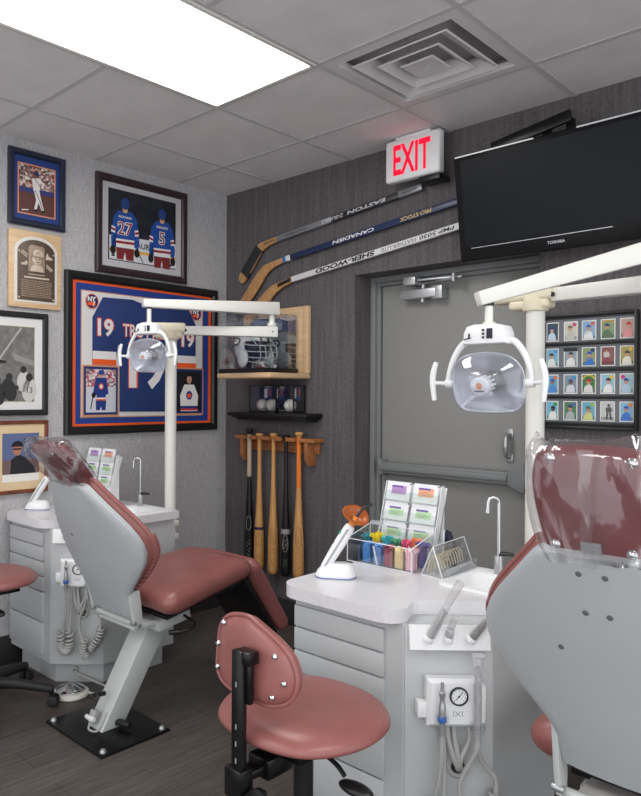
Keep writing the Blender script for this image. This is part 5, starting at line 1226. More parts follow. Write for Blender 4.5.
def chair(ox, oy, raise_, head_tilt, which, sdz=0.0):
    nm = {'far': 'dusty rose reclining dental chair in front of the far cabinet, leg rest towards the bats', 'near': 'large dental chair seen from behind at the right edge, grey shell back'}[which]
    t = thing('dental_chair', nm, 'dental chair', (ox, oy, 0), group='dental chairs')
    def W_(mb, n_, par=t, **k): return mb.build(n_, par, **k)
    dz = raise_
    # floor plate, column
    b = MB(); b.lohi(M['blackmetal'], (-0.21, -0.165, 0.0), (0.215, 0.175, 0.010), bevel=0.003); bp = W_(b, 'base_plate', label='black steel floor plate')
    for x in (-0.185, 0.19):
        for y in (-0.14, 0.15):
            k = MB(); k.lathe(M['steel'], [(0.014, 0.010), (0.014, 0.014), (0.009, 0.022), (0, 0.023)], X=Matrix.Translation((x, y, 0)), n=12); k.build('bolt', bp)
    c = MB(); zt = 0.415+sdz
    P = []
    for (yc, z, hwx, hwy) in ((-0.002, 0.010, 0.055, 0.055), (0.25, zt, 0.055, 0.060)):
        P.append([(-hwx, yc-hwy, z), (hwx, yc-hwy, z), (hwx, yc+hwy, z), (-hwx, yc+hwy, z)])
    bm = bmesh.new(); V = [[bm.verts.new(p_) for p_ in r_] for r_ in P]
    bm.faces.new(V[0][::-1]); bm.faces.new(V[1])
    for k in range(4): bm.faces.new((V[0][k], V[0][(k+1) % 4], V[1][(k+1) % 4], V[1][k]))
    bmesh.ops.recalc_face_normals(bm, faces=bm.faces); bmesh.ops.bevel(bm, geom=list(bm.edges), offset=0.006, segments=2, affect='EDGES', profile=0.5)
    c._add(bm, M['shellmetal']); W_(c, 'column')
    k = MB(); k.cyl(M['black'], (0.0, -0.005, 0.145), (0.0, -0.045, 0.150), 0.010, bevel=0.002); k.cyl(M['black'], (0.0, -0.045, 0.150), (0.015, -0.085, 0.158), 0.011, bevel=0.003); W_(k, 'release_lever', label='black release lever')
    k = MB(); k.box(M['hose'], (-0.005, -0.055, 0.062), (0.034, 0.03, 0.05), rot=Matrix.Rotation(R(-20), 3, 'X'), bevel=0.004).cyl(M['white'], (-0.04, -0.07, 0.055), (0.02, -0.072, 0.06), 0.010, bevel=0.002); k.tube(M['hose'], [(-0.01, -0.06, 0.05), (0.0, -0.085, 0.02), (0.035, -0.06, 0.018), (0.035, -0.02, 0.08)], 0.004, n=7); W_(k, 'foot_switch')
    k = MB(); k.box(M['black'], (0.085, 0.03, 0.035), (0.07, 0.03, 0.022), rot=Matrix.Rotation(R(20), 3, 'Z'), bevel=0.006); W_(k, 'pedal')
    # seat carriage
    k = MB(); k.box(M['shellmetal'], (0.0, 0.25, zt+0.018), (0.30, 0.18, 0.045), rot=Matrix.Rotation(R(8), 3, 'X'), bevel=0.006)
    k.box(M['shellmetal'], (0.0, 0.36, zt+0.062), (0.16, 0.32, 0.03), rot=Matrix.Rotation(R(10), 3, 'X'), bevel=0.006); W_(k, 'carriage')
    k = MB(); k.tube(M['black'], [(0.14, 0.30, zt+0.03), (0.22, 0.30, zt+0.01), (0.235, 0.26, zt-0.005), (0.20, 0.23, zt-0.015)], 0.006, n=8).cyl(M['black'], (0.205, 0.235, zt-0.014), (0.165, 0.205, zt-0.022), 0.011, bevel=0.003); W_(k, 'adjust_lever')
    # seat
    s = MB(); XS = Matrix.Translation((0, 0.385, 0.568+sdz)) @ Matrix.Rotation(R(10), 4, 'X')
    cushion(s, M['leather'], rrect(0.275, 0.215, -0.27, 0.29, 0.05), 0.118, power=9, X=XS, mid=lambda x, y: -0.012*y/0.25); W_(s, 'seat')
    s = MB(); s.box(M['black'], (0, 0.0, -0.07), (0.36, 0.44, 0.02), X=XS, bevel=0.004); W_(s, 'seat_board')
    # leg rest
    XL = Matrix.Translation((0, 0.815, 0.435+sdz)) @ Matrix.Rotation(R(-55), 4, 'X')
    s = MB(); cushion(s, M['leather'], rrect(0.205, 0.19, -0.235, 0.235, 0.05), 0.085, power=9, X=XL); W_(s, 'leg_rest')
    s = MB(); s.box(M['black'], (0, -0.02, -0.062), (0.33, 0.44, 0.025), X=XL, bevel=0.006).box(M['black'], (0, -0.23, -0.075), (0.22, 0.14, 0.03), X=XL, bevel=0.006); W_(s, 'leg_rest_board', label='black board under the leg rest')
    # back shell
    A = R(22); XB = Matrix(((1, 0, 0, 0), (0, -math.sin(A), math.cos(A), -0.204), (0, math.cos(A), math.sin(A), 1.031+dz), (0, 0, 0, 1)))   # local x across, y up the back, z towards the sitter
    half = [(0.012, 0.100), (0.004, 0.120), (-0.012, 0.137), (-0.04, 0.160), (-0.085, 0.197), (-0.135, 0.238), (-0.18, 0.270), (-0.225, 0.293), (-0.26, 0.303), (-0.30, 0.303), (-0.345, 0.285), (-0.41, 0.230), (-0.46, 0.183), (-0.49, 0.160), (-0.51, 0.153), (-0.545, 0.151), (-0.585, 0.150)]
    dd = lambda x: 0.6*x*x
    rowsA = []; rowsB = []
    us = [-1, -0.985, -0.94, -0.85, -0.7, -0.5, -0.25, 0, 0.25, 0.5, 0.7, 0.85, 0.94, 0.985, 1]
    for t_, w_ in half:
        rowsA.append([(u_*w_, t_, dd(u_*w_)+0.012*max(0, (abs(u_)-0.85)/0.15)**2) for u_ in us]); rowsB.append([(u_*w_*0.985, t_, dd(u_*w_)+0.032) for u_ in us])
    s = MB(); s.solid(M['shell'], rowsA, rowsB, X=XB); sh_ = W_(s, 'back_shell', angle=55, label='grey moulded back shell')
    for x, y in ((-0.026, -0.03), (0.026, -0.03), (-0.024, -0.125), (0.024, -0.125), (-0.092, -0.235))[slice(0, 5) if which == 'near' else slice(4, 5)]:
        sc = MB(); sc.lathe(F((96, 100, 104)), [(0, 0.0012), (0.004, 0.001), (0.0065, 0), (0.0065, -0.002)], X=XB @ Matrix.Translation((x, y, dd(x)-0.0008)) @ Matrix.Rotation(PI, 4, 'X'), n=12); sc.build('screw', sh_)
    ol = [(w_*1.02+0.004, t_) for t_, w_ in half[1:12]]
    loop = [(0.07, 0.012)]+ol+[(0.14, -0.49), (0.07, -0.50)]
    loop = loop+[(-x, y) for x, y in loop[::-1]]
    dense = smooth_loop(loop, 2)
    s = MB(); cushion(s, M['leather'], dense, 0.075, power=5, X=XB, mid=lambda x, y: dd(x)+0.056, centre=(0, -0.25)); W_(s, 'back_cushion')
    # pleated welt round the cushion edge
    wl = MB(); W2 = []
    pts = [Vector((x, y, dd(x)+0.060)) for x, y in dense]
    wl.tube(M['leather'], pts+[pts[0]], 0.010, n=8, sub=1, X=XB); 
    for i in range(0, len(pts)-1):
        p_ = pts[i]; 
        if p_.y < -0.24:
            q_ = pts[i+1]
            for f in (0, 0.5):
                m_ = p_.lerp(q_, f); o_ = Vector((m_.x, m_.y+0.25, 0)).normalized()
                wl.tube(M['leather'], [m_+o_*0.002+Vector((0, 0, -0.018)), m_+o_*0.0062, m_+o_*0.001+Vector((0, 0, 0.020))], 0.0050, n=5, sub=1, X=XB)
    W_(wl, 'piping')
    zh = 0.455+sdz*0.5
    for sg in (-1, 1):
        k = MB(); k.prism(M['shellmetal'], [(0.000, 0.60+dz), (0.055, 0.60+dz), (0.070, zh+0.04), (0.066, zh-0.008), (0.050, zh-0.016), (0.034, zh-0.008), (0.020, zh+0.04)], -0.008, 0.008, X=basis((0, 1, 0), (0, 0, 1), (1, 0, 0), (sg*0.152, 0, 0)), bevel=0.003)
        hb = W_(k, 'hinge_bracket')
        for y_, z_ in ((0.050, zh), (0.030, zh+0.012)):
            k = MB(); k.cyl(M['steel'], (sg*0.152-0.015, y_, z_), (sg*0.152+0.015, y_, z_), 0.009, bevel=0.002); k.build('hinge_bolt', hb)
    k = MB(); k.cyl(M['shellmetal'], (-0.15, 0.05, zh), (0.15, 0.05, zh), 0.012); k.lohi(M['shellmetal'], (-0.13, 0.05, zh-0.03), (0.13, 0.24, zh-0.008), bevel=0.004); W_(k, 'hinge_bar')
    # headrest on its post
    k = MB(); k.box(M['steel'], (0, -0.008, 0.020), (0.040, 0.09, 0.008), X=XB, bevel=0.002); W_(k, 'headrest_post')
    H_ = R(head_tilt); hb_ = XB @ Vector((0, 0.02, 0.03))
    XHd = Matrix(((1, 0, 0, 0), (0, -math.sin(H_), math.cos(H_), hb_.y), (0, math.cos(H_), math.sin(H_), hb_.z), (0, 0, 0, 1))) @ Matrix.Translation((0, 0.088 if which == 'near' else 0.064, 0))
    s = MB(); cushion(s, M['leather_dk'], smooth_loop([(0.090, -0.118), (0.110, -0.075), (0.126, 0.0), (0.128, 0.06), (0.112, 0.105), (0.07, 0.120), (0, 0.124), (-0.07, 0.120), (-0.112, 0.105), (-0.128, 0.06), (-0.126, 0.0), (-0.110, -0.075), (-0.090, -0.118), (0, -0.122)], 5), 0.085, power=7, X=XHd @ Matrix.Translation((0, 0, 0.02)), th2=0.055); hr = W_(s, 'headrest', label='maroon headrest pad')
    for x, y in ((-0.08, 0.095), (0.08, 0.095), (-0.075, -0.09), (0.075, -0.09)):
        k = MB(); k.lathe(M['chrome'], [(0, 0.006), (0.006, 0.005), (0.011, 0)], X=XHd @ Matrix.Translation((x, y, -0.006)) @ Matrix.Rotation(PI, 4, 'X'), n=14); k.build('bolt', hr)
    lb = {'far': 'crumpled clear plastic sleeve over the headrest of the far chair', 'near': 'clear plastic sleeve over the big maroon headrest at the right edge'}[which]
    tail = [[(0.06, -0.12, 0.03), (0.10, -0.13, 0.05), (0.15, -0.115, 0.08)], [(0.07, -0.135, 0.0), (0.11, -0.14, 0.03), (0.17, -0.118, 0.085)]] if which == 'far' else None
    # the bag's z axis points out of the back of the headrest
    XF = Matrix.Translation((ox, oy, 0)) @ XHd @ Matrix.Diagonal((1, 1, -1, 1)) @ Matrix.Translation((0, 0, -0.02))
    film_sleeve(lb, XF, 0.122, 0.122, 0.043, 11 if which == 'far' else 5, tail)
    return t
chair(0.955, -1.58, 0.0, 44, 'far')
chair(2.95, -1.541, 0.03, 6, 'near', -0.03)

# ------------------------------------------------------------------ rolling stools
def stool(ox, oy, hs, rot, which, base_rot, back=True):
    lb = {'far': 'dusty rose rolling stool at the left edge, in front of the far cabinet drawers', 'near': 'dusty rose rolling stool with bolted backrest on a black post, before the near cabinet'}[which]
    t = thing('rolling_stool', lb, 'stool', (ox, oy, 0), (0, 0, R(rot)), 'rolling operator stools')
    s = MB(); out = smooth_loop([(q_[0]*0.965, q_[1]*0.965) for q_ in ((0.0, 0.225), (0.11, 0.20), (0.195, 0.12), (0.225, 0.01), (0.205, -0.10), (0.135, -0.185), (0.0, -0.215), (-0.135, -0.185), (-0.205, -0.10), (-0.225, 0.01), (-0.195, 0.12), (-0.11, 0.20))], 5)
    cushion(s, M['leather'], out, 0.085, power=4, X=Matrix.Translation((0, 0, hs)), th2=0.05, mid=lambda x, y: -0.010*math.exp(-(x*x+y*y)/0.012)+0.05*x*x); s.build('seat', t)
    k = MB(); k.lohi(M['blackmetal'], (-0.10, -0.13, hs-0.055), (0.10, 0.11, hs-0.022), bevel=0.006).cyl(M['blackmetal'], (0, 0, hs-0.09), (0, 0, hs-0.04), 0.04, n=24); k.build('seat_plate', t)
    k = MB(); k.cyl(M['black'], (0, 0, 0.10), (0, 0, hs-0.055), 0.026, n=24).cyl(M['black'], (0, 0, 0.09), (0, 0, 0.30), 0.034, n=24, bevel=0.003).cyl(M['black'], (0, 0, 0.06), (0, 0, 0.14), 0.05, n=24, bevel=0.006); k.build('gas_lift', t)
    for i in range(5):
        a_ = R(base_rot-rot+72*i); c_, s_ = math.cos(a_), math.sin(a_)
        k = MB(); k.tube(M['rubber'], [(0.03*c_, 0.03*s_, 0.098), (0.14*c_, 0.14*s_, 0.095), (0.295*c_, 0.295*s_, 0.072)], 0.02, n=10, radii=[0.026, 0.023, 0.018]); lg = k.build('base_arm', t)
        k = MB(); x, y = 0.295*c_, 0.295*s_; tx, ty = -s_, c_
        for sg in (-1, 1): k.cyl(M['rubber'], (x+sg*0.006*tx+0.01, y+sg*0.006*ty, 0.025), (x+sg*0.026*tx+0.01, y+sg*0.026*ty, 0.025), 0.025, n=20, bevel=0.005)
        k.cyl(M['black'], (x, y, 0.03), (x, y, 0.07), 0.008, n=12).lohi(M['black'], (x-0.012, y-0.014, 0.040), (x+0.022, y+0.014, 0.055), bevel=0.005); k.build('caster', lg)
    k = MB(); k.tube(M['black'], [(0.07, -0.02, hs-0.06), (0.13, -0.03, hs-0.07), (0.16, -0.036, hs-0.085)], 0.006, n=8); k.sph(M['black'], (0.20, -0.045, hs-0.097), (0.048, 0.024, 0.014)); k.build('height_lever', t)
    if back:
        px_, py_ = 0.0, -0.235
        k = MB(); k.lohi(M['blackmetal'], (px_-0.017, py_-0.010, hs-0.36), (px_+0.017, py_+0.010, hs+0.225), bevel=0.003); po = k.build('back_post', t, label='black back post')
        k = MB()
        for z in (0.04, 0.0, -0.04, -0.08, 0.14): k.lohi(F((150, 148, 140)), (px_-0.002, py_-0.0108, hs+z), (px_+0.002, py_-0.009, hs+z+0.012))
        k.build('wear_mark', po)
        k = MB(); k.lohi(M['blackmetal'], (px_-0.028, py_-0.022, hs-0.12), (px_+0.028, py_+0.022, hs-0.05), bevel=0.004); k.lohi(M['blackmetal'], (-0.022, py_+0.02, hs-0.085), (0.022, -0.10, hs-0.065), bevel=0.003).box(M['blackmetal'], (0, -0.12, hs-0.075), (0.07, 0.10, 0.05), bevel=0.006); k.build('post_clamp', t)
        k = MB(); n = 8
        k.prism(M['black'], [((0.030 if q % 2 else 0.036)*math.cos(PI*q/8), (0.030 if q % 2 else 0.036)*math.sin(PI*q/8)) for q in range(16)], 0, 0.03, X=basis((0, 1, 0), (0, 0, 1), (1, 0, 0), (px_+0.030, py_+0.01, hs-0.125)), bevel=0.004); k.cyl(M['steel'], (px_+0.02, py_+0.01, hs-0.125), (px_+0.066, py_+0.01, hs-0.125), 0.008); k.build('tension_knob', t)
        # backrest plate, leaning on the post's top
        XB = Matrix.Translation((0.0, py_+0.045, hs+0.188)) @ Matrix.Rotation(R(90-4), 4, 'X') 
        out = smooth_loop([(q_[0]*0.90, q_[1]*0.94) for q_ in ((-0.151, -0.010), (-0.145, 0.053), (-0.110, 0.090), (-0.042, 0.105), (0.0, 0.096), (0.081, 0.064), (0.127, 0.030), (0.146, -0.018), (0.130, -0.066), (0.075, -0.094), (0.0, -0.099), (-0.067, -0.097), (-0.120, -0.086), (-0.148, -0.060))], 4)
        b = MB(); cushion(b, M['leather'], out, 0.055, power=9, X=XB @ Matrix.Translation((0, 0, -0.018)), mid=lambda x, y: -0.45*x*x, th2=0.05); br = b.build('backrest', t)
        b = MB(); pts = [Vector((x*1.005, y*1.005, -0.45*x*x-0.006)) for x, y in out]; b.tube(M['leather'], pts+[pts[0]], 0.0055, n=8, sub=1, X=XB); b.build('piping', br)
        for x, y in ((-0.104, 0.068), (-0.120, 0.012), (-0.118, -0.046), (0.076, 0.030), (0.106, -0.024), (0.074, -0.064)):
            b = MB(); b.lathe(M['chrome'], [(0, 0.006), (0.005, 0.005), (0.0075, 0)], X=XB @ Matrix.Translation((x, y, -0.45*x*x+0.0095)), n=12); b.build('bolt', br)
        k = MB(); k.box(M['blackmetal'], (px_+0.012, py_+0.012, hs+0.21), (0.05, 0.035, 0.03), bevel=0.003); k.lohi(M['blackmetal'], (px_-0.005, py_+0.005, hs+0.10), (px_+0.03, py_+0.02, hs+0.21), bevel=0.003); k.build('backrest_bracket', t)
    return t
stool(2.29, -1.865, 0.575, 0, 'near', 20)
stool(0.40, -1.845, 0.565, 0, 'far', 46, back=False)

# ------------------------------------------------------------------ things on the worktops
def curing_light(x, y, rot, which):
    t = thing('curing_light', {'far': 'white curing light in its charger on the far worktop, partly behind the headrest', 'near': 'white curing light with orange shield standing in its charger on the near worktop'}[which], 'curing light', (x, y, 0.80), (0, 0, R(rot)), 'curing lights')
    out = smooth_loop([(-0.066, 0.0), (-0.050, -0.032), (0.0, -0.040), (0.048, -0.035), (0.068, 0.0), (0.048, 0.035), (0.0, 0.040), (-0.050, 0.032)], 4)
    b = MB(); rows = []
    for z, k_, sx in ((0.0005, 0.98, 0), (0.008, 1.0, 0), (0.022, 0.93, 0.002), (0.036, 0.80, 0.006), (0.046, 0.62, 0.012), (0.049, 0.40, 0.016)): rows.append([(x_*k_+sx, y_*k_, z+0.10*k_*0) for x_, y_ in out])
    b.grid(M['white'], rows, closev=True); b.poly(M['white'], [(p_[0], p_[1]) for p_ in rows[-1]], 0.049); b.build('charger', t)
    b = MB(); b.tube(F((90, 100, 170)), [(x_*0.995, y_*0.995, 0.004) for x_, y_ in out]+[(out[0][0]*0.995, out[0][1]*0.995, 0.004)], 0.0018, n=6, sub=1); b.build('seal_ring', t)
    b = MB(); base = Vector((-0.035, 0, 0.030)); d = Vector((0.52, 0.10, 0.85)).normalized()
    wand = b.tube(M['white'], [base, base+d*0.05, base+d*0.10, base+d*0.15, base+d*0.165], 0.014, n=14, radii=[0.015, 0.0180, 0.0195, 0.0180, 0.014]); wd = b.build('wand', t)
    sd = d.cross(Vector((0, 0, 1))).normalized(); up = sd.cross(d).normalized()
    b = MB(); XA = basis(d, sd, up, base)
    b.tube(F((168, 172, 178)), [(0.0, 0.0150, 0.006), (0.08, 0.0182, 0.007), (0.15, 0.0170, 0.006)], 0.004, n=8, X=XA).tube(F((168, 172, 178)), [(0.0, -0.0150, 0.006), (0.08, -0.0182, 0.007), (0.15, -0.0170, 0.006)], 0.004, n=8, X=XA); b.build('side_grip', wd)
    b = MB(); b.lathe(F((60, 176, 150), 0.3), [(0, 0.003), (0.006, 0.002), (0.008, 0)], X=XA @ Matrix.Translation((0.128, 0.0, 0.0185)), n=16); b.lathe(F((96, 104, 150), 0.3), [(0, 0.002), (0.003, 0.0015), (0.0045, 0)], X=XA @ Matrix.Translation((0.088, 0.0, 0.0190)), n=12); b.build('button', wd)
    if which == 'near':
        f_ = (d*0.75+Vector((-0.02, -0.60, 0.10))).normalized(); sd3 = f_.cross(Vector((0, 0, 1))).normalized(); XA2 = basis(f_, sd3, sd3.cross(f_), base+d*0.178)
        b = MB(); b.cyl(F((226, 140, 60)), base+d*0.155, base+d*0.20, 0.0115, 0.009); b.build('collar', wd)
        rows = []
        osh = mat('orange_shield', (172, 92, 48), 0.25)
        oo = smooth_loop([(0.046, 0.0), (0.042, 0.027), (0.020, 0.046), (-0.008, 0.044), (-0.034, 0.024), (-0.040, 0.0), (-0.034, -0.024), (-0.008, -0.044), (0.020, -0.046), (0.042, -0.027)], 4)
        for k_ in (0.22, 0.5, 0.8, 1.0): rows.append([(0.016+0.018*k_*k_, y_*k_, x_*k_) for x_, y_ in oo])
        b = MB(); b.grid(osh, rows, closev=True, X=XA2); o = b.build('light_shield', t, angle=80, label='orange eye shield'); sd2 = o.modifiers.new('solid', 'SOLIDIFY'); sd2.thickness = 0.002
        e = base+d*0.20
        b = MB(); b.tube(F((40, 32, 36), 0.2), [e, e+d*0.02+Vector((0.004, 0.006, 0)), e+d*0.035+Vector((0.012, 0.012, 0.002)), e+d*0.046+Vector((0.028, 0.020, -0.001))], 0.0045, n=10, radii=[0.005, 0.0045, 0.0045, 0.0055]); b.build('light_guide', t)
    return t
curing_light(2.022, -1.395, 38, 'near')
curing_light(0.085, -1.43, 42, 'far')

PACK = {'purple': (190, 150, 206), 'orange': (240, 176, 140), 'green': (196, 226, 182), 'pink': (240, 190, 200), 'yellow': (240, 226, 160)}
def leaflet_rack(x, y, rot, which, layout):
    """a stepped white rack; each pocket holds one labelled packet"""
    t = thing('packet_rack', {'far': 'white stepped rack of labelled packets by the far sink', 'near': 'white stepped rack of labelled packets behind the clear organizer'}[which], 'rack', (x, y, 0.80), (0, 0, R(rot)), 'packet racks on the worktops')
    n = len(layout); hh = 0.275; lean = 0.06
    b = MB(); w_ = 0.120
    b.prism(M['white'], [(0.0, 0.001), (0.092, 0.001), (lean+0.034, hh), (lean+0.018, hh)], w_-0.003, w_, X=basis((0, 1, 0), (0, 0, 1), (1, 0, 0))); b.build('side_panel', t); b = MB()
    b.prism(M['white'], [(0.0, 0.001), (0.092, 0.001), (lean+0.034, hh), (lean+0.018, hh)], -w_, -w_+0.003, X=basis((0, 1, 0), (0, 0, 1), (1, 0, 0)))
    b.build('side_panel', t)
    b = MB(); XK = Matrix.Translation((0, 0.012, 0.0085)) @ Matrix.Rotation(R(90-17), 4, 'X')
    b.lohi(M['white'], (-w_, 0.0, -0.024), (w_, 0.275, -0.020), X=XK); b.lohi(M['white'], (-w_, -0.002, -0.022), (w_, 0.002, 0.02), X=XK); b.build('back_panel', t)
    step = 0.074 if n == 3 else 0.066; z0 = 0.055 if n == 3 else 0.035
    Xw = Matrix.LocRotScale(t.location, t.rotation_euler, t.scale)
    for r_, row in enumerate(layout):
        v0 = z0+(n-1-r_)*step; d0 = 0.002+0.006*(n-1-r_)
        b = MB(); b.lohi(clear('pocket_plastic', (252, 255, 253), 0.04, 0.3, milk=0.05) if r_ == 0 and which == 'far' else M['pocket'] if 'pocket' in M else M['acrylic'], (-w_+0.003, v0-0.006, d0+0.006), (w_-0.003, v0+0.034, d0+0.008), X=XK); b.build('pocket', t)
        for c_, col in enumerate(row):
            u = -0.058+0.116*c_
            p = MB(); XP = Xw @ XK @ Matrix.Translation((u, v0, d0))
            p.lohi(F((240, 240, 244)), (-0.052, 0, 0), (0.052, 0.072, 0.003), X=XP)
            if c_ == 0 or r_ == 0: p.lohi(F((60, 56, 80)), (0.046, 0.064, 0.0028), (0.052, 0.069, 0.0034), X=XP)
            p.rect(F(PACK[col]), -0.030, 0.018 if r_ else 0.024, 0.034, 0.044 if r_ else 0.056, 0.0036, X=XP); p.rect(F((120, 88, 170)), -0.030, 0.044 if r_ else 0.050, 0.020, 0.051 if r_ else 0.057, 0.0038, X=XP)
            for q in range(3): p.rect(F([int(v_*0.78) for v_ in PACK[col]]), -0.024, (0.022 if r_ else 0.029)+q*0.006, 0.012+0.006*((q+c_) % 3), (0.0238 if r_ else 0.0308)+q*0.006, 0.0039, X=XP)
            o = p.build('labelled_packet')
            ps = ('top', 'second', 'third', 'bottom')[r_]; sd_ = ('first', 'second')[c_]
            if n == 3: ps = ('top', 'middle', 'bottom')[r_]
            tag(o, 'white packet with %s label, %s in %s row of rack %s' % (col, sd_, ps, 'by far sink' if which == 'far' else 'behind organizer'), 'packet', 'labelled packets in the '+which+' rack')
    return t
M['pocket'] = clear('rack_pocket', (252, 255, 253), 0.04, 0.3, milk=0.03)
leaflet_rack(2.032, -1.015, 0, 'near', [('purple', 'orange'), ('green', 'green'), ('green', 'green')])
leaflet_rack(0.160, -1.15, 8, 'far', [('purple', 'orange'), ('green', 'green'), ('green', 'green'), ('pink', 'green')])
# loose wires standing before the far rack
for i in range(6):
    x = 0.075+i*0.036
    o = MB(); o.tube(M['black'], [(x-0.010, 0, 0.001), (x-0.012, 0, 0.035), (x-0.004, 0.002, 0.052), (x+0.010, 0.0, 0.046), (x+0.014, -0.004, 0.02), (x+0.013, -0.006, 0.001)], 0.0022, n=6, X=Matrix.Translation((0.0, -1.225, 0.80)) @ Matrix.Rotation(R(10), 4, 'Z'))
    ob = o.build('wire_clip'); tag(ob, 'small black wire clip standing in the row before the far packet rack', 'wire clip', 'wire clips by the far packet rack')

og = thing('desk_organizer', 'clear acrylic organizer box full of coloured tie bundles on the near worktop', 'organizer', (2.052, -1.10, 0.80))
x0, x1, y0, y1 = 1.905, 2.178, -1.176, -1.035; th = 0.003; zf, zb = 0.885, 0.922
o = MB(); o.lohi(M['acrylic'], (x0, y0, 0.8005), (x1, y1, 0.8035))
o.lohi(M['acrylic'], (x0, y0, 0.8035), (x1, y0+th, zf-0.018)).lohi(M['acrylic'], (x0, y1-th, 0.8035), (x1, y1, zb))
for x in (x0, x1-th): o.prism(M['acrylic'], [(y0, 0.8035), (y1, 0.8035), (y1, zb), (y0, zf)], x, x+th, X=basis((0, 1, 0), (0, 0, 1), (1, 0, 0)))
for k in range(1, 6): o.lohi(M['acrylic'], (x0+k*0.0455, y0+th, 0.8035), (x0+k*0.0455+0.002, y0+0.07, 0.872))
o.lohi(M['acrylic'], (x0+th, y0+0.070, 0.8035), (x1-th, y0+0.072, 0.885))
o.build('tray', og, world=True)
o = MB(); rim = F((232, 236, 240), 0.2)
for x in (x0+th/2, x1-th/2):
    o.tube(rim, [(x, y0, 0.801), (x, y0, zf)], 0.0017, n=6); o.tube(rim, [(x, y0, zf), (x, y1, zb)], 0.0017, n=6)
    o.tube(rim, [(x, y1, 0.801), (x, y1, zb)], 0.0015, n=6)
o.tube(rim, [(x0, y0, zf-0.001), (x1, y0, zf-0.001)], 0.0017, n=6); o.tube(rim, [(x0, y0, 0.803), (x1, y0, 0.803)], 0.002, n=6); o.tube(rim, [(x0, y1, zb), (x1, y1, zb)], 0.0017, n=6)
o.build('rim', og, world=True)
o = MB(); o.lohi(clear('hinge_plastic', (230, 236, 238), 0.1, 0.5, milk=0.3), (x0+0.01, y1-0.012, zb), (x0+0.06, y1+0.004, zb+0.012)); o.build('hinge', og, world=True)
def bundle(x, y, col, h, label, fluff=0.014, n=9, w_=0.032):
    x -= 0.012; t = MB(); m = F(col, 0.5); m2 = F([min(255, int(v_*1.16)+10) for v_ in col], 0.5); rnd = random.Random(label)
    for i in range(n):
        u = -w_/2+w_*(i+0.5)/n
        for dy in (-0.012, 0.006):
            t.tube(m2 if (i+(dy > 0)) % 2 else m, [(x+u+0.002*(rnd.random()-0.5), y+dy, 0.8045), (x+u*1.02, y+dy+0.002*(rnd.random()-0.5), 0.8045+h*0.6), (x+u*1.06+0.002*(rnd.random()-0.5), y+dy, 0.8045+h)], w_/n*0.56, n=6, sub=2)
    for i in range(n*2):
        u = (rnd.random()-0.5)*w_*1.15; v_ = (rnd.random()-0.5)*0.034
        c = Vector((x+u, y+v_, 0.8045+h+0.002+0.008*rnd.random())); r = fluff*0.42
        ax = Vector((rnd.random()-0.5, rnd.random()-0.5, rnd.random()-0.5)).normalized(); bx_ = ax.orthogonal().normalized(); cx_ = ax.cross(bx_)
        t.tube(m2 if i % 2 else m, [c+r*(math.cos(2*PI*q/8)*bx_+math.sin(2*PI*q/8)*cx_) for q in range(9)], 0.0021, n=5, sub=1)
    ob = t.build('tie_bundle'); tag(ob, label, 'tie bundle', 'coloured tie bundles in the clear organizer')
yf, yb = -1.140, -1.078
bundle(1.943, yf, (52, 56, 66), 0.058, 'charcoal tie bundle at the corner end of the organizer front row')
bundle(1.986, yf, (70, 130, 190), 0.060, 'blue tie bundle at the front of the organizer beside the charcoal one')
bundle(2.032, yf, (110, 150, 206), 0.060, 'paler blue tie bundle at the front of the organizer, beside the maroon one')
bundle(2.078, yf, (150, 74, 96), 0.058, 'maroon tie bundle in the middle of the organizer front row')
bundle(2.122, yf, (232, 200, 150), 0.058, 'tan tie bundle in the organizer front row')
bundle(2.166, yf, (240, 186, 198), 0.062, 'pale pink tie bundle in the organizer front row')
bundle(1.942, yb, (56, 140, 150), 0.074, 'dark teal tie bundle in the organizer back row, corner end')
bundle(1.984, yb, (240, 196, 30), 0.082, 'yellow tie bundle in the organizer back row')
bundle(2.030, yb, (50, 170, 176), 0.076, 'bright teal tie bundle in the organizer back row, beside the yellow one')
bundle(2.072, yb, (70, 150, 110), 0.070, 'green tie bundle in the organizer back row')
bundle(2.110, yb, (236, 86, 130), 0.070, 'hot pink tie bundle in the organizer back row')
bundle(2.136, yb+0.012, (240, 130, 90), 0.080, 'orange tie bundle in the organizer back row', w_=0.024)
bundle(2.172, yb, (90, 76, 160), 0.074, 'violet tie bundle in the organizer back row, sink end', w_=0.024)
sw = MB(); sw.tube(F((236, 238, 240)), [(2.028, yf-0.024, 0.8055), (2.018, yf-0.024, 0.845), (2.012, yf-0.024, 0.868)], 0.0035, n=8); o = sw.build('swab_stick'); tag(o, 'white stick leaning among the blue bundles at the organizer front', 'stick')

bt = thing('squeeze_pouch', 'dark blue-black pouch with white edge beside the organizer and packet rack', 'pouch', (2.196, -0.965, 0.80))
XP_ = Matrix.Rotation(R(90), 4, 'X') @ Matrix.Diagonal((0.55, 0.95, 0.6, 1))
b = MB(); b.prism(F((34, 38, 56), 0.3), [(-0.03, 0.0006), (0.05, 0.0006), (0.055, 0.06), (0.01, 0.125), (-0.02, 0.132), (-0.034, 0.11)], -0.014, 0.014, X=XP_, bevel=0.006); b.build('body', bt)
b = MB(); b.prism(F((226, 228, 236), 0.3), [(-0.040, 0.004), (-0.030, 0.004), (-0.022, 0.132), (-0.034, 0.128)], -0.012, 0.016, X=XP_, bevel=0.002); b.build('label', bt)

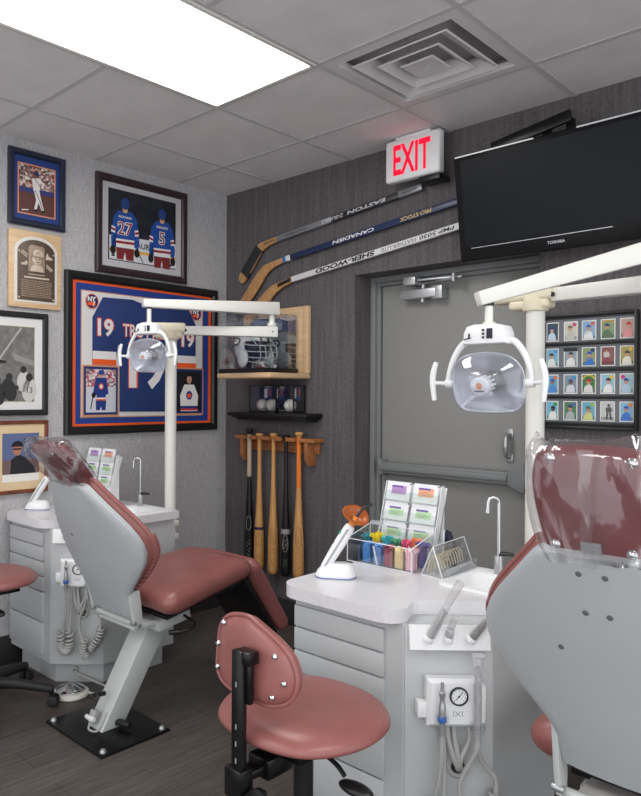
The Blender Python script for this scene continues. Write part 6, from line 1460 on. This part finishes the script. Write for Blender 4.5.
# tent-shaped acrylic box of wires
A_, B_, C_ = Vector((2.198, -1.150, 0.801)), Vector((2.288, -1.168, 0.801)), Vector((2.272, -0.93, 0.801))
ed = (C_-B_).normalized(); D_ = A_+(C_-B_); ap = (A_+B_)/2+Vector((-0.004, 0.012, 0.098)); ap2 = ap+(C_-B_)
tb = thing('wire_dispenser', 'clear tent-shaped acrylic box of bent wires beside the sink', 'dispenser', (2.21, -1.03, 0.80))
tent = clear('tent_acrylic', (254, 255, 255), 0.04, 0.4, milk=0.04)
def slab(mb, m, a, b_, c, d, th_=0.0025):
    n_ = (b_-a).cross(d-a).normalized()*th_; P = [a, b_, c, d]; bm = bmesh.new()
    v0 = [bm.verts.new(p_) for p_ in P]; v1 = [bm.verts.new(p_+n_) for p_ in P]
    bm.faces.new(v0); bm.faces.new(v1[::-1])
    for i in range(4): bm.faces.new((v0[i], v0[(i+1) % 4], v1[(i+1) % 4], v1[i]))
    bmesh.ops.recalc_face_normals(bm, faces=bm.faces); mb._add(bm, m)
b = MB(); slab(b, tent, B_, C_, ap2, ap); slab(b, tent, A_, D_, ap2, ap); slab(b, tent, A_, B_, (B_*0.02+ap*0.98), (A_*0.02+ap*0.98)); slab(b, tent, D_, C_, (C_*0.02+ap2*0.98), (D_*0.02+ap2*0.98)); slab(b, tent, A_, B_, C_, D_)
b.build('box', tb, world=True)
b = MB()
for p_, q_ in ((A_, ap), (B_, ap), (ap, ap2), (C_, ap2), (B_, C_), (A_, B_)): b.tube(rim, [p_, q_], 0.0018, n=6)
lip = (C_-B_).cross(Vector((0, 0, 1))).normalized()
slab(b, clear('lip_plastic', (230, 234, 236), 0.12, 0.5, milk=0.2), B_+lip*0.002, C_+lip*0.002, C_+lip*0.012+Vector((0, 0, 0.035)), B_+lip*0.012+Vector((0, 0, 0.035)))
b.build('edge', tb, world=True)
wirem = mat('brass_wire', (222, 208, 176), 0.35, metal=0.15)
for i in range(10):
    f = 0.10+0.085*i; base = A_.lerp(D_, f)*0.55+B_.lerp(C_, f)*0.45; base.z = 0.806
    dx_ = (B_-A_).normalized()
    b = MB(); b.tube(wirem, [base-dx_*0.028, base-dx_*0.022+Vector((0, 0, 0.030)), base-dx_*0.004+Vector((0, 0, 0.060)), base+dx_*0.012+Vector((0, 0, 0.050)), base+dx_*0.024+Vector((0, 0, 0.018))], 0.0026, n=6)
    o = b.build('bent_wire'); tag(o, 'bent brass wire arch in the row inside the tent-shaped box', 'wire', 'bent wires in the tent-shaped box')
